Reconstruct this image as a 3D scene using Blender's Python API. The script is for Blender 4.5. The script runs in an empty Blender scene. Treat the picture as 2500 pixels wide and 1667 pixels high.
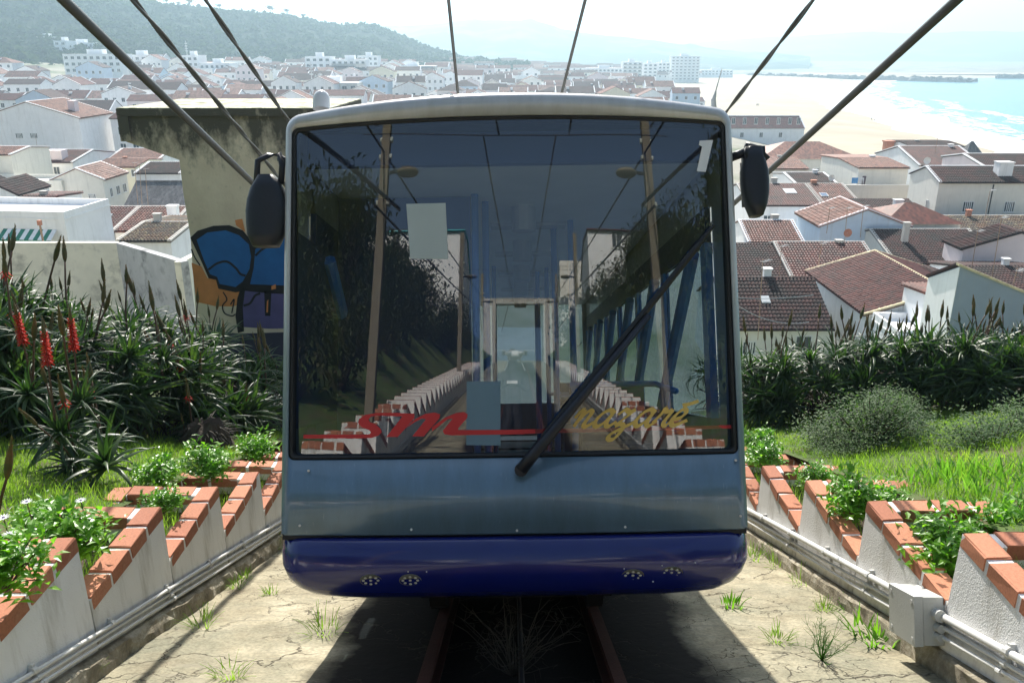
import bpy, math, random
import numpy as np
from mathutils import Vector, Matrix
R = math.radians
rnd = random.Random(7)
NR = np.random.default_rng(11)
SC = bpy.context.scene
COL = SC.collection
# ------------------------------------------------------------------ camera
PITCH = R(19.4); FPX = 2000.0; ANG = R(22.2); H0 = 1.65
CAM = np.array([0.0, 0.0, 32.0])
cd = bpy.data.cameras.new('camera'); cam = bpy.data.objects.new('camera', cd); COL.objects.link(cam)
cam.location = CAM; cam.rotation_euler = (R(90) - PITCH, 0, 0)
cd.sensor_width = 36; cd.lens = 36 * FPX / 2500; cd.clip_start = 0.05; cd.clip_end = 30000
SC.camera = cam
# ------------------------------------------------------------------ sky, sun, exposure
SUN_EL, SUN_AZ = R(38), R(-6.0)          # azimuth from +Y (downhill), negative = towards -X
w = bpy.data.worlds.new('World'); SC.world = w; w.use_nodes = True
nt = w.node_tree; sky = nt.nodes.new('ShaderNodeTexSky'); sky.sky_type = 'NISHITA'; sky.sun_disc = False
sky.sun_elevation = SUN_EL; sky.sun_rotation = SUN_AZ; sky.air_density = 1.2; sky.dust_density = 2.6; sky.ozone_density = 1.0
nt.nodes['Background'].inputs['Strength'].default_value = 0.092
nt.links.new(sky.outputs[0], nt.nodes['Background'].inputs[0])
sd = bpy.data.lights.new('sun', 'SUN'); sun = bpy.data.objects.new('sun', sd); COL.objects.link(sun)
sd.energy = 5.0; sd.angle = R(0.53); sd.color = (1.0, 0.95, 0.87)
sdir = Vector((math.cos(SUN_EL) * math.sin(SUN_AZ), math.cos(SUN_EL) * math.cos(SUN_AZ), math.sin(SUN_EL)))
sun.rotation_euler = sdir.to_track_quat('Z', 'Y').to_euler()
SC.view_settings.view_transform = 'Standard'; SC.view_settings.look = 'None'
SC.view_settings.exposure = 1.12; SC.view_settings.gamma = 1.0; SC.view_settings.use_curve_mapping = False
cy = SC.cycles
cy.use_denoising = True; cy.max_bounces = 8; cy.diffuse_bounces = 3; cy.glossy_bounces = 4; cy.transmission_bounces = 4
cy.transparent_max_bounces = 16; cy.volume_bounces = 0; cy.sample_clamp_indirect = 8; cy.caustics_reflective = False; cy.caustics_refractive = False
# ------------------------------------------------------------------ frames and pixels
FW = np.array([0, math.cos(PITCH), -math.sin(PITCH)]); UP = np.array([0, math.sin(PITCH), math.cos(PITCH)]); RT = np.array([1.0, 0, 0])
TD = np.array([0, math.cos(ANG), -math.sin(ANG)]); TN = np.array([0, math.sin(ANG), math.cos(ANG)])
def ray(px, py): return FW + RT * (px - 1250) / FPX + UP * (833.5 - py) / FPX
def atY(px, py, Y): d = ray(px, py); return CAM + d * (Y / d[1])
def atZ(px, py, z): d = ray(px, py); return CAM + d * ((z - 32) / d[2])
def T(x, t, n): return CAM + RT * x + TD * t + TN * (n - H0)
def att(px, py, t):                                   # the point of a pixel's ray at track distance t -> (x, n)
    d = ray(px, py); k = t / d.dot(TD); p = d * k
    return p[0], p.dot(TN) + H0
TM = Matrix(((1, 0, 0, 0), (0, TD[1], TN[1], 0), (0, TD[2], TN[2], 0), (0, 0, 0, 1)))
TM.translation = Vector(T(0, 0, 0))                    # local (x, t, n) -> world
def ztrack(Y): return 32 - H0 / math.cos(ANG) - Y * math.tan(ANG)
# ------------------------------------------------------------------ mesh helpers
class MB:
    def __init__(s): s.V = []; s.F = []; s.M = []; s.n = 0
    def add(s, V, F, m=0):
        V = np.asarray(V, float).reshape(-1, 3); s.V.append(V)
        for f in F: s.F.append([i + s.n for i in f]); s.M.append(m)
        s.n += len(V); return s
    def box(s, x0, x1, y0, y1, z0, z1, m=0):
        return s.add([(x0,y0,z0),(x1,y0,z0),(x1,y1,z0),(x0,y1,z0),(x0,y0,z1),(x1,y0,z1),(x1,y1,z1),(x0,y1,z1)],
                     [(3,2,1,0),(4,5,6,7),(0,1,5,4),(1,2,6,5),(2,3,7,6),(3,0,4,7)], m)
    def hexa(s, P, m=0): return s.add(P, [(3,2,1,0),(4,5,6,7),(0,1,5,4),(1,2,6,5),(2,3,7,6),(3,0,4,7)], m)
    def prism(s, poly, vec, m=0):
        P = np.asarray(poly, float); n = len(P)
        return s.add(np.vstack([P, P + np.asarray(vec, float)]), [tuple(range(n))[::-1], tuple(range(n, 2*n))] + [(i, (i+1) % n, n+(i+1) % n, n+i) for i in range(n)], m)
    def tube(s, pts, r, k=8, m=0, cap=True, flat=1.0):
        P = np.asarray(pts, float); n = len(P); rr = np.broadcast_to(np.asarray(r, float), (n,))
        tg = np.gradient(P, axis=0); tg /= np.linalg.norm(tg, axis=1)[:, None] + 1e-12
        up = np.array([0, 0, 1.0]) if abs(tg[0][2]) < .9 else np.array([1.0, 0, 0])
        V = []
        for i in range(n):
            a = np.cross(tg[i], up); a /= np.linalg.norm(a) + 1e-12; b = np.cross(a, tg[i])
            for j in range(k):
                th = 2*math.pi*j/k; V.append(P[i] + rr[i]*(a*math.cos(th) + flat*b*math.sin(th)))
        F = [(i*k+j, i*k+(j+1) % k, (i+1)*k+(j+1) % k, (i+1)*k+j) for i in range(n-1) for j in range(k)]
        if cap: F += [tuple(range(k))[::-1], tuple(range((n-1)*k, n*k))]
        return s.add(V, F, m)
    def loft(s, rings, m=0, close=True, cap0=False, cap1=False):
        k = len(rings[0]); n = len(rings); V = np.vstack([np.asarray(r, float) for r in rings]); F = []
        for i in range(n-1):
            for j in range(k if close else k-1): F.append((i*k+j, i*k+(j+1) % k, (i+1)*k+(j+1) % k, (i+1)*k+j))
        if cap0: F.append(tuple(range(k))[::-1])
        if cap1: F.append(tuple(range((n-1)*k, n*k)))
        return s.add(V, F, m)
    def grid(s, fn, us, vs, m=0):
        V = [fn(u, v) for v in vs for u in us]; a = len(us)
        return s.add(V, [(j*a+i, j*a+i+1, (j+1)*a+i+1, (j+1)*a+i) for j in range(len(vs)-1) for i in range(a-1)], m)
    def ball(s, c, r, seg=10, ring=6, m=0):
        c = np.asarray(c, float); r = np.broadcast_to(np.asarray(r, float), (3,))
        rings = [[c + r*np.array([math.sin(t)*math.cos(p), math.sin(t)*math.sin(p), -math.cos(t)]) for p in np.linspace(0, 2*math.pi, seg, endpoint=False)] for t in np.linspace(.02, math.pi-.02, ring+1)]
        return s.loft(rings, m, True, True, True)
    def mesh(s, name, mats, smooth=False, origin=None):
        V = np.vstack(s.V) if s.V else np.zeros((0, 3))
        if origin is not None: V = V - np.asarray(origin, float)
        return mkmesh(name, V, s.F, mats, s.M, smooth)
    def build(s, name, mats, parent=None, smooth=False, origin=None, **kw):
        return obj(name, s.mesh(name, mats, smooth, origin), parent, **kw)
def mkmesh(name, V, F, mats, M=None, smooth=False):
    me = bpy.data.meshes.new(name); V = np.asarray(V, np.float32)
    if isinstance(F, np.ndarray):
        tot = np.full(len(F), F.shape[1], np.int32); flat = F.reshape(-1).astype(np.int32)
    else:
        tot = np.array([len(f) for f in F], np.int32); flat = np.concatenate([np.asarray(f, np.int32) for f in F]) if len(F) else np.zeros(0, np.int32)
    me.vertices.add(len(V)); me.vertices.foreach_set('co', V.reshape(-1))
    me.loops.add(len(flat)); me.loops.foreach_set('vertex_index', flat)
    me.polygons.add(len(tot)); me.polygons.foreach_set('loop_start', np.concatenate([[0], np.cumsum(tot)[:-1]]).astype(np.int32) if len(tot) else tot)
    for m in (mats if isinstance(mats, (list, tuple)) else [mats]): me.materials.append(m)
    if M is not None and len(M): me.polygons.foreach_set('material_index', np.asarray(M, np.int32))
    me.polygons.foreach_set('use_smooth', np.full(len(tot), bool(smooth)))
    me.update(calc_edges=True); me.validate(); return me
def obj(name, me, parent=None, mat=None, **kw):
    o = bpy.data.objects.new(name, me); COL.objects.link(o)
    if parent is not None: o.parent = parent
    if mat is not None: o.matrix_basis = mat
    return tag(o, **kw)
def tag(o, label=None, cat=None, group=None, kind=None):
    if label: o['label'] = label
    if cat: o['category'] = cat
    if group: o['group'] = group
    if kind: o['kind'] = kind
    return o
def thing(name, label, cat, loc=(0, 0, 0), rz=0.0, group=None, mat=None):
    o = bpy.data.objects.new(name, None); COL.objects.link(o); o.empty_display_size = .2
    if mat is not None: o.matrix_basis = mat
    else: o.location = loc; o.rotation_euler = (0, 0, rz)
    return tag(o, label, cat, group)
ORD = 'zeroth first second third fourth fifth sixth seventh eighth ninth tenth eleventh twelfth thirteenth fourteenth fifteenth sixteenth seventeenth eighteenth nineteenth twentieth'.split()
def ordw(i):
    if i <= 20: return ORD[i]
    tens = {2: 'twenty', 3: 'thirty', 4: 'forty', 5: 'fifty'}[i // 10]
    return tens.replace('y', 'ieth') if i % 10 == 0 else tens + '-' + ORD[i % 10]
# ------------------------------------------------------------------ materials
class NT:
    def __init__(s, m): m.use_nodes = True; s.t = m.node_tree; s.b = s.t.nodes['Principled BSDF']; s.out = s.t.nodes['Material Output']
    def n(s, typ, **kw):
        x = s.t.nodes.new('ShaderNode' + typ)
        for k, v in kw.items():
            if k.startswith('i_'): x.inputs[k[2:]].default_value = v
            else: setattr(x, k, v)
        return x
    def l(s, a, b): s.t.links.new(a, b)
    def coord(s, kind='Object', scale=(1, 1, 1)):
        c = s.n('TexCoord'); mp = s.n('Mapping'); mp.inputs['Scale'].default_value = scale; s.l(c.outputs[kind], mp.inputs[0]); return mp.outputs[0]
    def noise(s, vec, scale, detail=4, rough=.6): x = s.n('TexNoise'); x.inputs['Scale'].default_value = scale; x.inputs['Detail'].default_value = detail; x.inputs['Roughness'].default_value = rough; s.l(vec, x.inputs['Vector']); return x
    def ramp(s, fac, stops):
        x = s.n('ValToRGB'); e = x.color_ramp.elements
        while len(e) < len(stops): e.new(.5)
        for i, (p, c) in enumerate(stops): e[i].position = p; e[i].color = (*c, 1) if len(c) == 3 else c
        s.l(fac, x.inputs[0]); return x.outputs[0]
    def mix(s, fac, a, b, typ='MIX'):
        x = s.n('MixRGB', blend_type=typ)
        for i, v in ((0, fac), (1, a), (2, b)):
            if hasattr(v, 'is_linked'): s.l(v, x.inputs[i])
            else: x.inputs[i].default_value = v if i == 0 else (*v, 1)
        return x.outputs[0]
    def math(s, op, a, b=0.0, c=None):
        x = s.n('Math', operation=op)
        for i, v in enumerate((a, b) if c is None else (a, b, c)):
            if hasattr(v, 'is_linked'): s.l(v, x.inputs[i])
            else: x.inputs[i].default_value = v
        return x.outputs[0]
    def bump(s, h, strength=.4, dist=.02):
        x = s.n('Bump'); x.inputs['Strength'].default_value = strength; x.inputs['Distance'].default_value = dist; s.l(h, x.inputs['Height']); s.l(x.outputs[0], s.b.inputs['Normal']); return x
def sc(c, k): return tuple(max(0, min(1, v*k)) for v in c)
def mat(name, col, rough=.75, var=.18, scale=4.0, bump=0.0, bscale=40.0, metal=0.0, spec=.4, coat=0.0, col2=None, c2scale=1.5, c2pos=(.5, .62)):
    m = bpy.data.materials.new(name); g = NT(m); b = g.b
    b.inputs['Roughness'].default_value = rough; b.inputs['Metallic'].default_value = metal; b.inputs['Specular IOR Level'].default_value = spec
    b.inputs['Coat Weight'].default_value = coat; b.inputs['Coat Roughness'].default_value = .06
    v = g.coord()
    if var or col2:
        nz = g.noise(v, scale, 5); c = g.ramp(nz.outputs[0], [(.25, sc(col, 1 - var)), (.75, sc(col, 1 + var))])
        if col2:
            n2 = g.noise(v, c2scale, 6, .65); f = g.ramp(n2.outputs[0], [(c2pos[0], (0, 0, 0)), (c2pos[1], (1, 1, 1))]); c = g.mix(f, c, col2)
        g.l(c, b.inputs['Base Color'])
    else: b.inputs['Base Color'].default_value = (*col, 1)
    if bump: g.bump(g.noise(v, bscale, 5).outputs[0], bump, .02)
    return m
def leafmat(name, cols, trans=.35, rough=.45, scale=3.0, tcol=None, spec=.4):
    m = bpy.data.materials.new(name); g = NT(m); v = g.coord(); b = g.b
    nz = g.noise(v, scale, 3); c = g.ramp(nz.outputs[0], [(.3, cols[0]), (.5, cols[1]), (.72, cols[2])])
    b.inputs['Roughness'].default_value = rough; b.inputs['Specular IOR Level'].default_value = spec; g.l(c, b.inputs['Base Color'])
    tr = g.n('BsdfTranslucent'); tc = g.mix(1.0, c, tcol or (1.9, 2.0, .9), 'MULTIPLY'); g.l(tc, tr.inputs[0])
    mx = g.n('MixShader'); mx.inputs[0].default_value = trans; g.l(b.outputs[0], mx.inputs[1]); g.l(tr.outputs[0], mx.inputs[2]); g.l(mx.outputs[0], g.out.inputs[0]); return m
def tilemat(name, col, dirt=(.10, .07, .055), dirtpos=(.5, .7), pitch=.28, course=.42, lich=None, bump=0.0, rough=.62):
    m = bpy.data.materials.new(name); g = NT(m); v = g.coord(); b = g.b
    sn = g.n('VectorMath', operation='SNAP'); sn.inputs[1].default_value = (pitch, course, 50.0); g.l(v, sn.inputs[0])
    wn = g.n('TexWhiteNoise'); g.l(sn.outputs[0], wn.inputs['Vector'])
    c = g.ramp(wn.outputs['Value'], [(0, sc(col, .62)), (.5, col), (1, sc(col, 1.35))])
    f = g.ramp(g.noise(v, .55, 6, .7).outputs[0], [(dirtpos[0], (0, 0, 0)), (dirtpos[1], (1, 1, 1))]); c = g.mix(f, c, dirt)
    if lich: f2 = g.ramp(g.noise(v, 3.0, 5, .7).outputs[0], [(.56, (0, 0, 0)), (.66, (1, 1, 1))]); c = g.mix(f2, c, lich)
    g.l(c, b.inputs['Base Color']); b.inputs['Roughness'].default_value = rough; b.inputs['Specular IOR Level'].default_value = .22
    if bump:
        wv = g.n('TexWave', wave_type='BANDS', bands_direction='X', wave_profile='SIN'); wv.inputs['Scale'].default_value = 1/pitch/3.14; g.l(v, wv.inputs[0]); g.bump(wv.outputs[1], bump, .06)
    return m
def wallmat(name, col, stain=(.35, .33, .29), amt=.35, streak=True):
    m = bpy.data.materials.new(name); g = NT(m); b = g.b
    v = g.coord(); n1 = g.noise(v, .9, 6, .65)
    c = g.ramp(n1.outputs[0], [(.3, sc(col, .93)), (.7, sc(col, 1.03))])
    vs = g.coord('Object', (2.2, 2.2, .22)); n2 = g.noise(vs, 1.0, 6, .7)
    f = g.ramp(n2.outputs[0], [(.52, (0, 0, 0)), (.78, (amt, amt, amt))]); c = g.mix(f, c, stain)
    g.l(c, b.inputs['Base Color']); b.inputs['Roughness'].default_value = .9; b.inputs['Specular IOR Level'].default_value = .2
    g.bump(g.noise(v, 25, 3).outputs[0], .15, .01); return m
MT = {}
MT['white_wall'] = wallmat('white_wall', (.86, .86, .86)); MT['cream_wall'] = wallmat('cream_wall', (.80, .77, .69)); MT['yellow_wall'] = wallmat('yellow_wall', (.78, .73, .58))
MT['pink_wall'] = wallmat('pink_wall', (.74, .65, .66)); MT['blue_wall'] = wallmat('blue_wall', (.55, .66, .78)); MT['greyblue_wall'] = wallmat('greyblue_wall', (.27, .33, .41)); MT['grey_wall'] = wallmat('grey_wall', (.50, .48, .44), amt=.6)
MT['stucco'] = wallmat('stucco', (.80, .79, .77), amt=.15)
MT['oldwall'] = mat('old_wall', (.74, .71, .60), .9, .1, 1.2, .3, 18, col2=(.28, .27, .24), c2scale=.9, c2pos=(.52, .72))
MT['tile_red'] = tilemat('tile_red', (.092, .017, .012), (.03, .012, .010), (.46, .66), lich=None); MT['tile_maroon'] = tilemat('tile_maroon', (.075, .014, .010), (.04, .016, .013), (.5, .75), .37, .42, rough=.72); MT['tile_dark'] = tilemat('tile_dark', (.048, .012, .010), (.016, .011, .010), (.42, .62), rough=.78); MT['tile_orange'] = tilemat('tile_orange', (.13, .038, .024), (.06, .026, .018), (.5, .75))
MT['tile_pink'] = tilemat('tile_pink', (.22, .095, .065), (.12, .062, .047), (.5, .75)); MT['tile_old'] = tilemat('tile_old', (.11, .06, .034), (.07, .06, .05), (.4, .6), lich=(.36, .31, .17), rough=.8); MT['tile_grey'] = tilemat('tile_grey', (.11, .105, .11), (.06, .06, .06), bump=.6, rough=.85)
for k in ('red', 'dark', 'orange', 'pink'):
    c = {'red': (.10, .028, .024), 'dark': (.05, .019, .019), 'orange': (.16, .065, .046), 'pink': (.22, .12, .095)}[k]
    MT['flat_' + k] = tilemat('roof_' + k, c, sc(c, .5), (.5, .75), .3, .4, bump=.8, rough=.85)
MT['wood_white'] = mat('white_frame', (.78, .78, .76), .5, .04); MT['pane'] = mat('pane_dark', (.035, .045, .055), .08, 0, spec=.6)
MT['shutter'] = mat('shutter', (.55, .56, .55), .6, .1); MT['greenaw'] = mat('awning_green', (.02, .20, .13), .8, .1); MT['iron'] = mat('iron', (.05, .05, .055), .5, .2, metal=.6); MT['rust'] = mat('rusty_mast', (.34, .22, .14), .7, .3, 8)
MT['galv'] = mat('galvanised', (.55, .55, .54), .45, .1, metal=.3); MT['terra'] = mat('terracotta', (.48, .20, .12), .8, .15)
# ================================================================== the setting
def smooth(a, b, x): t = np.clip((x - a) / (b - a), 0, 1); return t*t*(3 - 2*t)
def vnoise(X, Y, s, seed=0):
    rs = np.random.RandomState(seed); tb = rs.rand(64, 64); x = np.asarray(X)/s; y = np.asarray(Y)/s
    xi = np.floor(x).astype(int); yi = np.floor(y).astype(int); fx = x-xi; fy = y-yi; fx = fx*fx*(3-2*fx); fy = fy*fy*(3-2*fy)
    g = lambda a, b: tb[a % 64, b % 64]
    return (g(xi, yi)*(1-fx)+g(xi+1, yi)*fx)*(1-fy) + (g(xi, yi+1)*(1-fx)+g(xi+1, yi+1)*fx)*fy
def fbm(X, Y, s, o=4, seed=0): return sum(vnoise(X, Y, s/2**i, seed+i)*.5**i for i in range(o)) / sum(.5**i for i in range(o))
XP = ([-50, 0, 150, 300, 500, 726, 1113, 1500, 2200, 3200], [95, 95, 98, 102, 104, 116, 250, 420, 900, 1800])
XS = ([0, 200, 270, 330, 436, 583, 760, 930, 1060, 1150, 1160], [158, 160, 163, 168, 188, 217, 268, 335, 430, 560, 900])
def xprom(Y): return np.interp(Y, *XP)
def xshore(Y): return np.interp(Y, *XS)
def town(X, Y):
    X = np.asarray(X, float); Y = np.asarray(Y, float)
    z = 8.5 + 8.5*smooth(150, 520, Y)*(1 - smooth(-120, 90, X - (xprom(Y)-110))) + 11*smooth(-140, -330, X)*smooth(220, 480, Y)
    z = z - 6.0*smooth(-45, -2, X - xprom(Y))*smooth(120, 260, Y)
    z = z - 14*smooth(900, 1300, Y)*(1-smooth(-300, -900, X))
    return np.maximum(z, 2.2)
def lawn_n(x, t):
    a = np.abs(x); n = .66 + .13*(a-3.2) + .035*np.clip(t-4, 0, 12)
    n = n - .30*np.clip(t-15.5, 0, 30)*(t > 15.5)*np.where(a > 2, 1, 1)
    n = n + smooth(-1.5, -16, t)*np.clip(a-3.3, 0, 9)*.58
    return n + .10*(fbm(np.asarray(x)*1.0+40, np.asarray(t)+90, 1.6, 3, 5)-.5)
xs = np.unique(np.concatenate([np.linspace(-5200, -700, 14), np.linspace(-700, -120, 40), np.linspace(-120, 120, 61), np.linspace(120, 900, 40), np.linspace(900, 6500, 16)]))
ys = np.unique(np.concatenate([np.linspace(-400, -40, 10), np.linspace(-40, 130, 58), np.linspace(130, 700, 50), np.linspace(700, 1700, 30), np.linspace(1700, 9000, 16)]))
X, Y = np.meshgrid(xs, ys)
zt = 32 - H0/math.cos(ANG) - Y*math.tan(ANG)
Zs = zt - .9*smooth(14, 9, np.abs(X)) + .8*smooth(9, 16, np.abs(X)); Zs = np.where(Y < -110, zt[(ys < -110)].min() if False else np.minimum(Zs, 78), Zs)
Zt = town(X, Y); Z = np.maximum(Zs, Zt)
Z = np.where((Y > 60) & (X > xprom(Y) - 1), -2.5, Z)                 # under beach and sea
far = (Y > 1240) & (X > xprom(Y) - 1); Z = np.where(far, np.where(Y > 1330, 3.0, -2.5), Z)
Z = Z + (fbm(X, Y, 60, 3, 3)-.5)*1.2*(Y > 130)
a = len(xs); F = np.array([(j*a+i, j*a+i+1, (j+1)*a+i+1, (j+1)*a+i) for j in range(len(ys)-1) for i in range(a-1)])
MT['ground'] = mat('ground', (.30, .28, .23), .95, .2, .05, .2, 2, spec=.1, col2=(.10, .13, .06), c2scale=.02)
obj('terrain', mkmesh('terrain', np.stack([X, Y, Z], -1).reshape(-1, 3), F, MT['ground'], smooth=True), kind='structure')
# beach
m = bpy.data.materials.new('sand'); g = NT(m); v = g.coord(); ns = g.noise(v, .035, 6, .6); vs_ = g.coord('Object', (.02, .16, 1)); n2 = g.noise(vs_, 1, 5, .6)
c = g.ramp(ns.outputs[0], [(.3, (.34, .28, .19)), (.7, (.45, .385, .28))]); f = g.ramp(n2.outputs[0], [(.52, (0, 0, 0)), (.62, (.5, .5, .5))]); c = g.mix(f, c, (.34, .28, .20))
g.l(c, g.b.inputs['Base Color']); g.b.inputs['Roughness'].default_value = .95; g.bump(g.noise(v, .8, 4).outputs[0], .5, .3); MT['sand'] = m
us = np.linspace(0, 1, 26); yv = np.concatenate([np.linspace(60, 700, 60), np.linspace(710, 1240, 36)])
V = []; wob = lambda y: 4*math.sin(y*.045) + 2.2*math.sin(y*.13+1)
for y in yv:
    x0 = xprom(y)-4; x1 = xshore(y)+wob(y)+14
    for u in us: x = x0+(x1-x0)*u; V.append((x, y, 2.6 - 2.9*smooth(.25, 1.0, u) + .25*(fbm(x, y, 9, 2, 8)-.5)))
a = len(us); F = np.array([(j*a+i, j*a+i+1, (j+1)*a+i+1, (j+1)*a+i) for j in range(len(yv)-1) for i in range(a-1)])
obj('beach', mkmesh('beach', V, F, MT['sand'], smooth=True), kind='structure')
# sea
m = bpy.data.materials.new('sea_water'); g = NT(m); v = g.coord(); g.b.inputs['Roughness'].default_value = .22; g.b.inputs['Specular IOR Level'].default_value = .5
cc = g.ramp(g.noise(v, .012, 5).outputs[0], [(.3, (.045, .22, .29)), (.7, (.085, .30, .36))]); g.l(cc, g.b.inputs['Base Color'])
vw = g.coord('Object', (.10, .25, 1)); g.bump(g.noise(vw, 1.0, 6, .65).outputs[0], .55, 1.2); MT['sea'] = m
mb = MB(); mb.grid(lambda u, v: (u, v, 0.0), np.linspace(120, 6500, 40), np.linspace(-200, 1330, 40)); mb.build('sea', MT['sea'], kind='structure')
# surf: breaking lines of foam laid on the water's edge
m = bpy.data.materials.new('foam'); g = NT(m); v = g.coord('Object', (.22, .07, 1)); f = g.ramp(g.noise(v, 1.0, 7, .7).outputs[0], [(.46, (0, 0, 0)), (.60, (1, 1, 1))])
g.b.inputs['Base Color'].default_value = (.86, .88, .88, 1); g.b.inputs['Roughness'].default_value = .8; g.l(f, g.b.inputs['Alpha']); MT['foam_torn'] = m
MT['foam'] = mat('foam_solid', (.84, .86, .87), .8, .06, .2)
def surf(name, d0, d1, y0, y1, z, mt, seed):
    yy = np.linspace(y0, y1, 90); V = []
    for i, y in enumerate(yy):
        tp = min(1, (y-y0)/40+.1, (y1-y)/40+.1); k = xshore(y)+wob(y); j = 5*(vnoise(y, seed, 23, seed)-.5)
        sc_ = 1 + (y-250)/900
        for u in (0, .33, .66, 1): V.append((k+(d0+(d1-d0)*u*tp)*sc_+j+(3*(vnoise(y, u*50, 9, seed+3)-.5) if u in (0, 1) else 0), y, z))
    F = [(i*4+j, i*4+j+1, (i+1)*4+j+1, (i+1)*4+j) for i in range(89) for j in range(3)]
    o = mkmesh(name, V, F, mt, smooth=True); return obj(name, o, kind='stuff', label='white surf breaking along the edge of the beach', cat='surf')
surf('surf_foam', -8, 26, 180, 1120, .14, MT['foam'], 2); surf('surf_foam', 24, 44, 190, 1000, .10, MT['foam_torn'], 5); surf('surf_foam', 52, 60, 220, 620, .10, MT['foam_torn'], 9)
# hills: grid over azimuth and distance
MT['scrub'] = leafmat('scrub_hill', ((.010, .021, .011), (.018, .032, .014), (.034, .044, .020)), .12, .95, .06, None, .02)
MT['scrub2'] = leafmat('scrub_clump', ((.014, .028, .014), (.026, .046, .018), (.05, .066, .024)), .2, .9, .25, None, .05)
MT['farhill'] = mat('far_hill', (.05, .075, .05), .95, .3, .004, spec=.05, col2=(.16, .16, .09), c2scale=.006)
def hill(name, az0, az1, d0, d1, prof, zbase, mt, na=120, nd=26, rough=9.0, seed=1):
    A = np.linspace(az0, az1, na); Q = np.linspace(0, 1.35, nd)[:, None]; zr = np.array([prof(math.degrees(a_)) for a_ in A])[None, :]
    d = d0 + (d1-d0)*Q; k = np.where(Q < 1, smooth(0, 1, Q), 1-.35*(Q-1)/.35); x = d*np.sin(A); y = d*np.cos(A); b = zbase(x, y)
    z = b-3 + (zr-b)*k + (fbm(x, y, 90, 4, seed)-.5)*rough*2*np.minimum(1, Q*3)*np.where(np.abs(Q-1) < .08, .35, 1); V = np.stack([x, y, z+0*x], -1)
    F = np.array([(j*na+i, j*na+i+1, (j+1)*na+i+1, (j+1)*na+i) for j in range(nd-1) for i in range(na-1)])
    obj(name, mkmesh(name, V.reshape(-1, 3), F, mt, smooth=True), kind='structure'); return V
def rz_prof(pts, D):                                   # ridge height from (pixel x, pixel y) seen at distance D
    az = [math.degrees(math.atan2(*(ray(px, py)[:2]))) for px, py in pts]; zz = [atY(px, py, D*math.cos(math.atan2(*ray(px, py)[:2])))[2] for px, py in pts]
    return lambda a: float(np.interp(a, az, zz))
P1 = [(-1400, -330), (-500, -190), (-60, -90), (250, -22), (340, 4), (450, 12), (560, 22), (640, 28), (705, 34), (766, 47), (830, 58), (905, 56), (960, 74), (1040, 108), (1130, 136), (1300, 150)]
HL = hill('hill_left', R(-62), R(1), 560, 900, rz_prof(P1, 900), lambda x, y: town(x, y), MT['scrub'], 190, 34, 8.0)
P2 = [(500, 120), (900, 62), (1010, 60), (1150, 44), (1300, 48), (1370, 70), (1480, 88), (1600, 96), (1700, 112), (1800, 128), (1950, 140)]
hill('hill_middle', R(-22), R(19), 1500, 2400, rz_prof(P2, 2400), lambda x, y: 4.0, MT['farhill'], 110, 16, 16.0, 4)
P3 = [(900, 120), (1400, 112), (1700, 104), (1860, 92), (1960, 86), (2120, 78), (2300, 80), (2420, 76), (2600, 74), (3300, 70)]
hill('hill_far', R(-10), R(48), 3300, 4400, rz_prof(P3, 4400), lambda x, y: 3.0, MT['farhill'], 110, 14, 22.0, 6)
# scrub clumps over the near hill, one mass
def clump_template(k=14, seed=0):
    r_ = np.random.RandomState(seed); V = []; F = []
    for i in range(k):
        c = r_.randn(3)*np.array([.42, .42, .26]); c[2] = abs(c[2]); n = r_.randn(3); n /= np.linalg.norm(n); a = np.cross(n, (0, 0, 1.)); a /= np.linalg.norm(a)+1e-9; b = np.cross(n, a); s_ = .32+.25*r_.rand()
        o = len(V); V += [c+a*s_, c+b*s_*.8, c-a*s_, c-b*s_*.8]; F.append((o, o+1, o+2, o+3))
    return np.array(V), np.array(F)
def scatter(name, tpls, pos, size, mt, flatz=1.0, **kw):
    Vs = []; Fs = []; n = 0
    for i, (p, s_) in enumerate(zip(pos, size)):
        V, F = tpls[i % len(tpls)]; th = (i*2.399) % 6.283; c_, s2 = math.cos(th), math.sin(th)
        W_ = np.stack([V[:, 0]*c_-V[:, 1]*s2, V[:, 0]*s2+V[:, 1]*c_, V[:, 2]*flatz], 1)*s_ + p
        Vs.append(W_); Fs.append(F+n); n += len(V)
    return obj(name, mkmesh(name, np.vstack(Vs), np.vstack(Fs), mt), **kw)
ct = [clump_template(16, i) for i in range(5)]
pos = []; siz = []
nd, na = HL.shape[:2]
for i in range(9000):
    j = NR.random()*(nd*.80)*1.0; q = NR.random()*(na-1); j0, q0 = int(j), int(q)
    p = HL[j0, q0]*(1-(j-j0)) + HL[min(j0+1, nd-1), q0]*(j-j0); p2 = HL[j0, min(q0+1, na-1)]; p = p + (p2-HL[j0, q0])*(q-q0)
    if vnoise(p[0], p[1], 45, 3) < .22: continue
    pos.append(p); siz.append(2.2+3.4*NR.random()**2)
scatter('hillside_scrub', ct, pos, siz, MT['scrub2'], kind='stuff', label='dark green scrub covering the steep hillside behind the town', cat='scrub')
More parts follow.
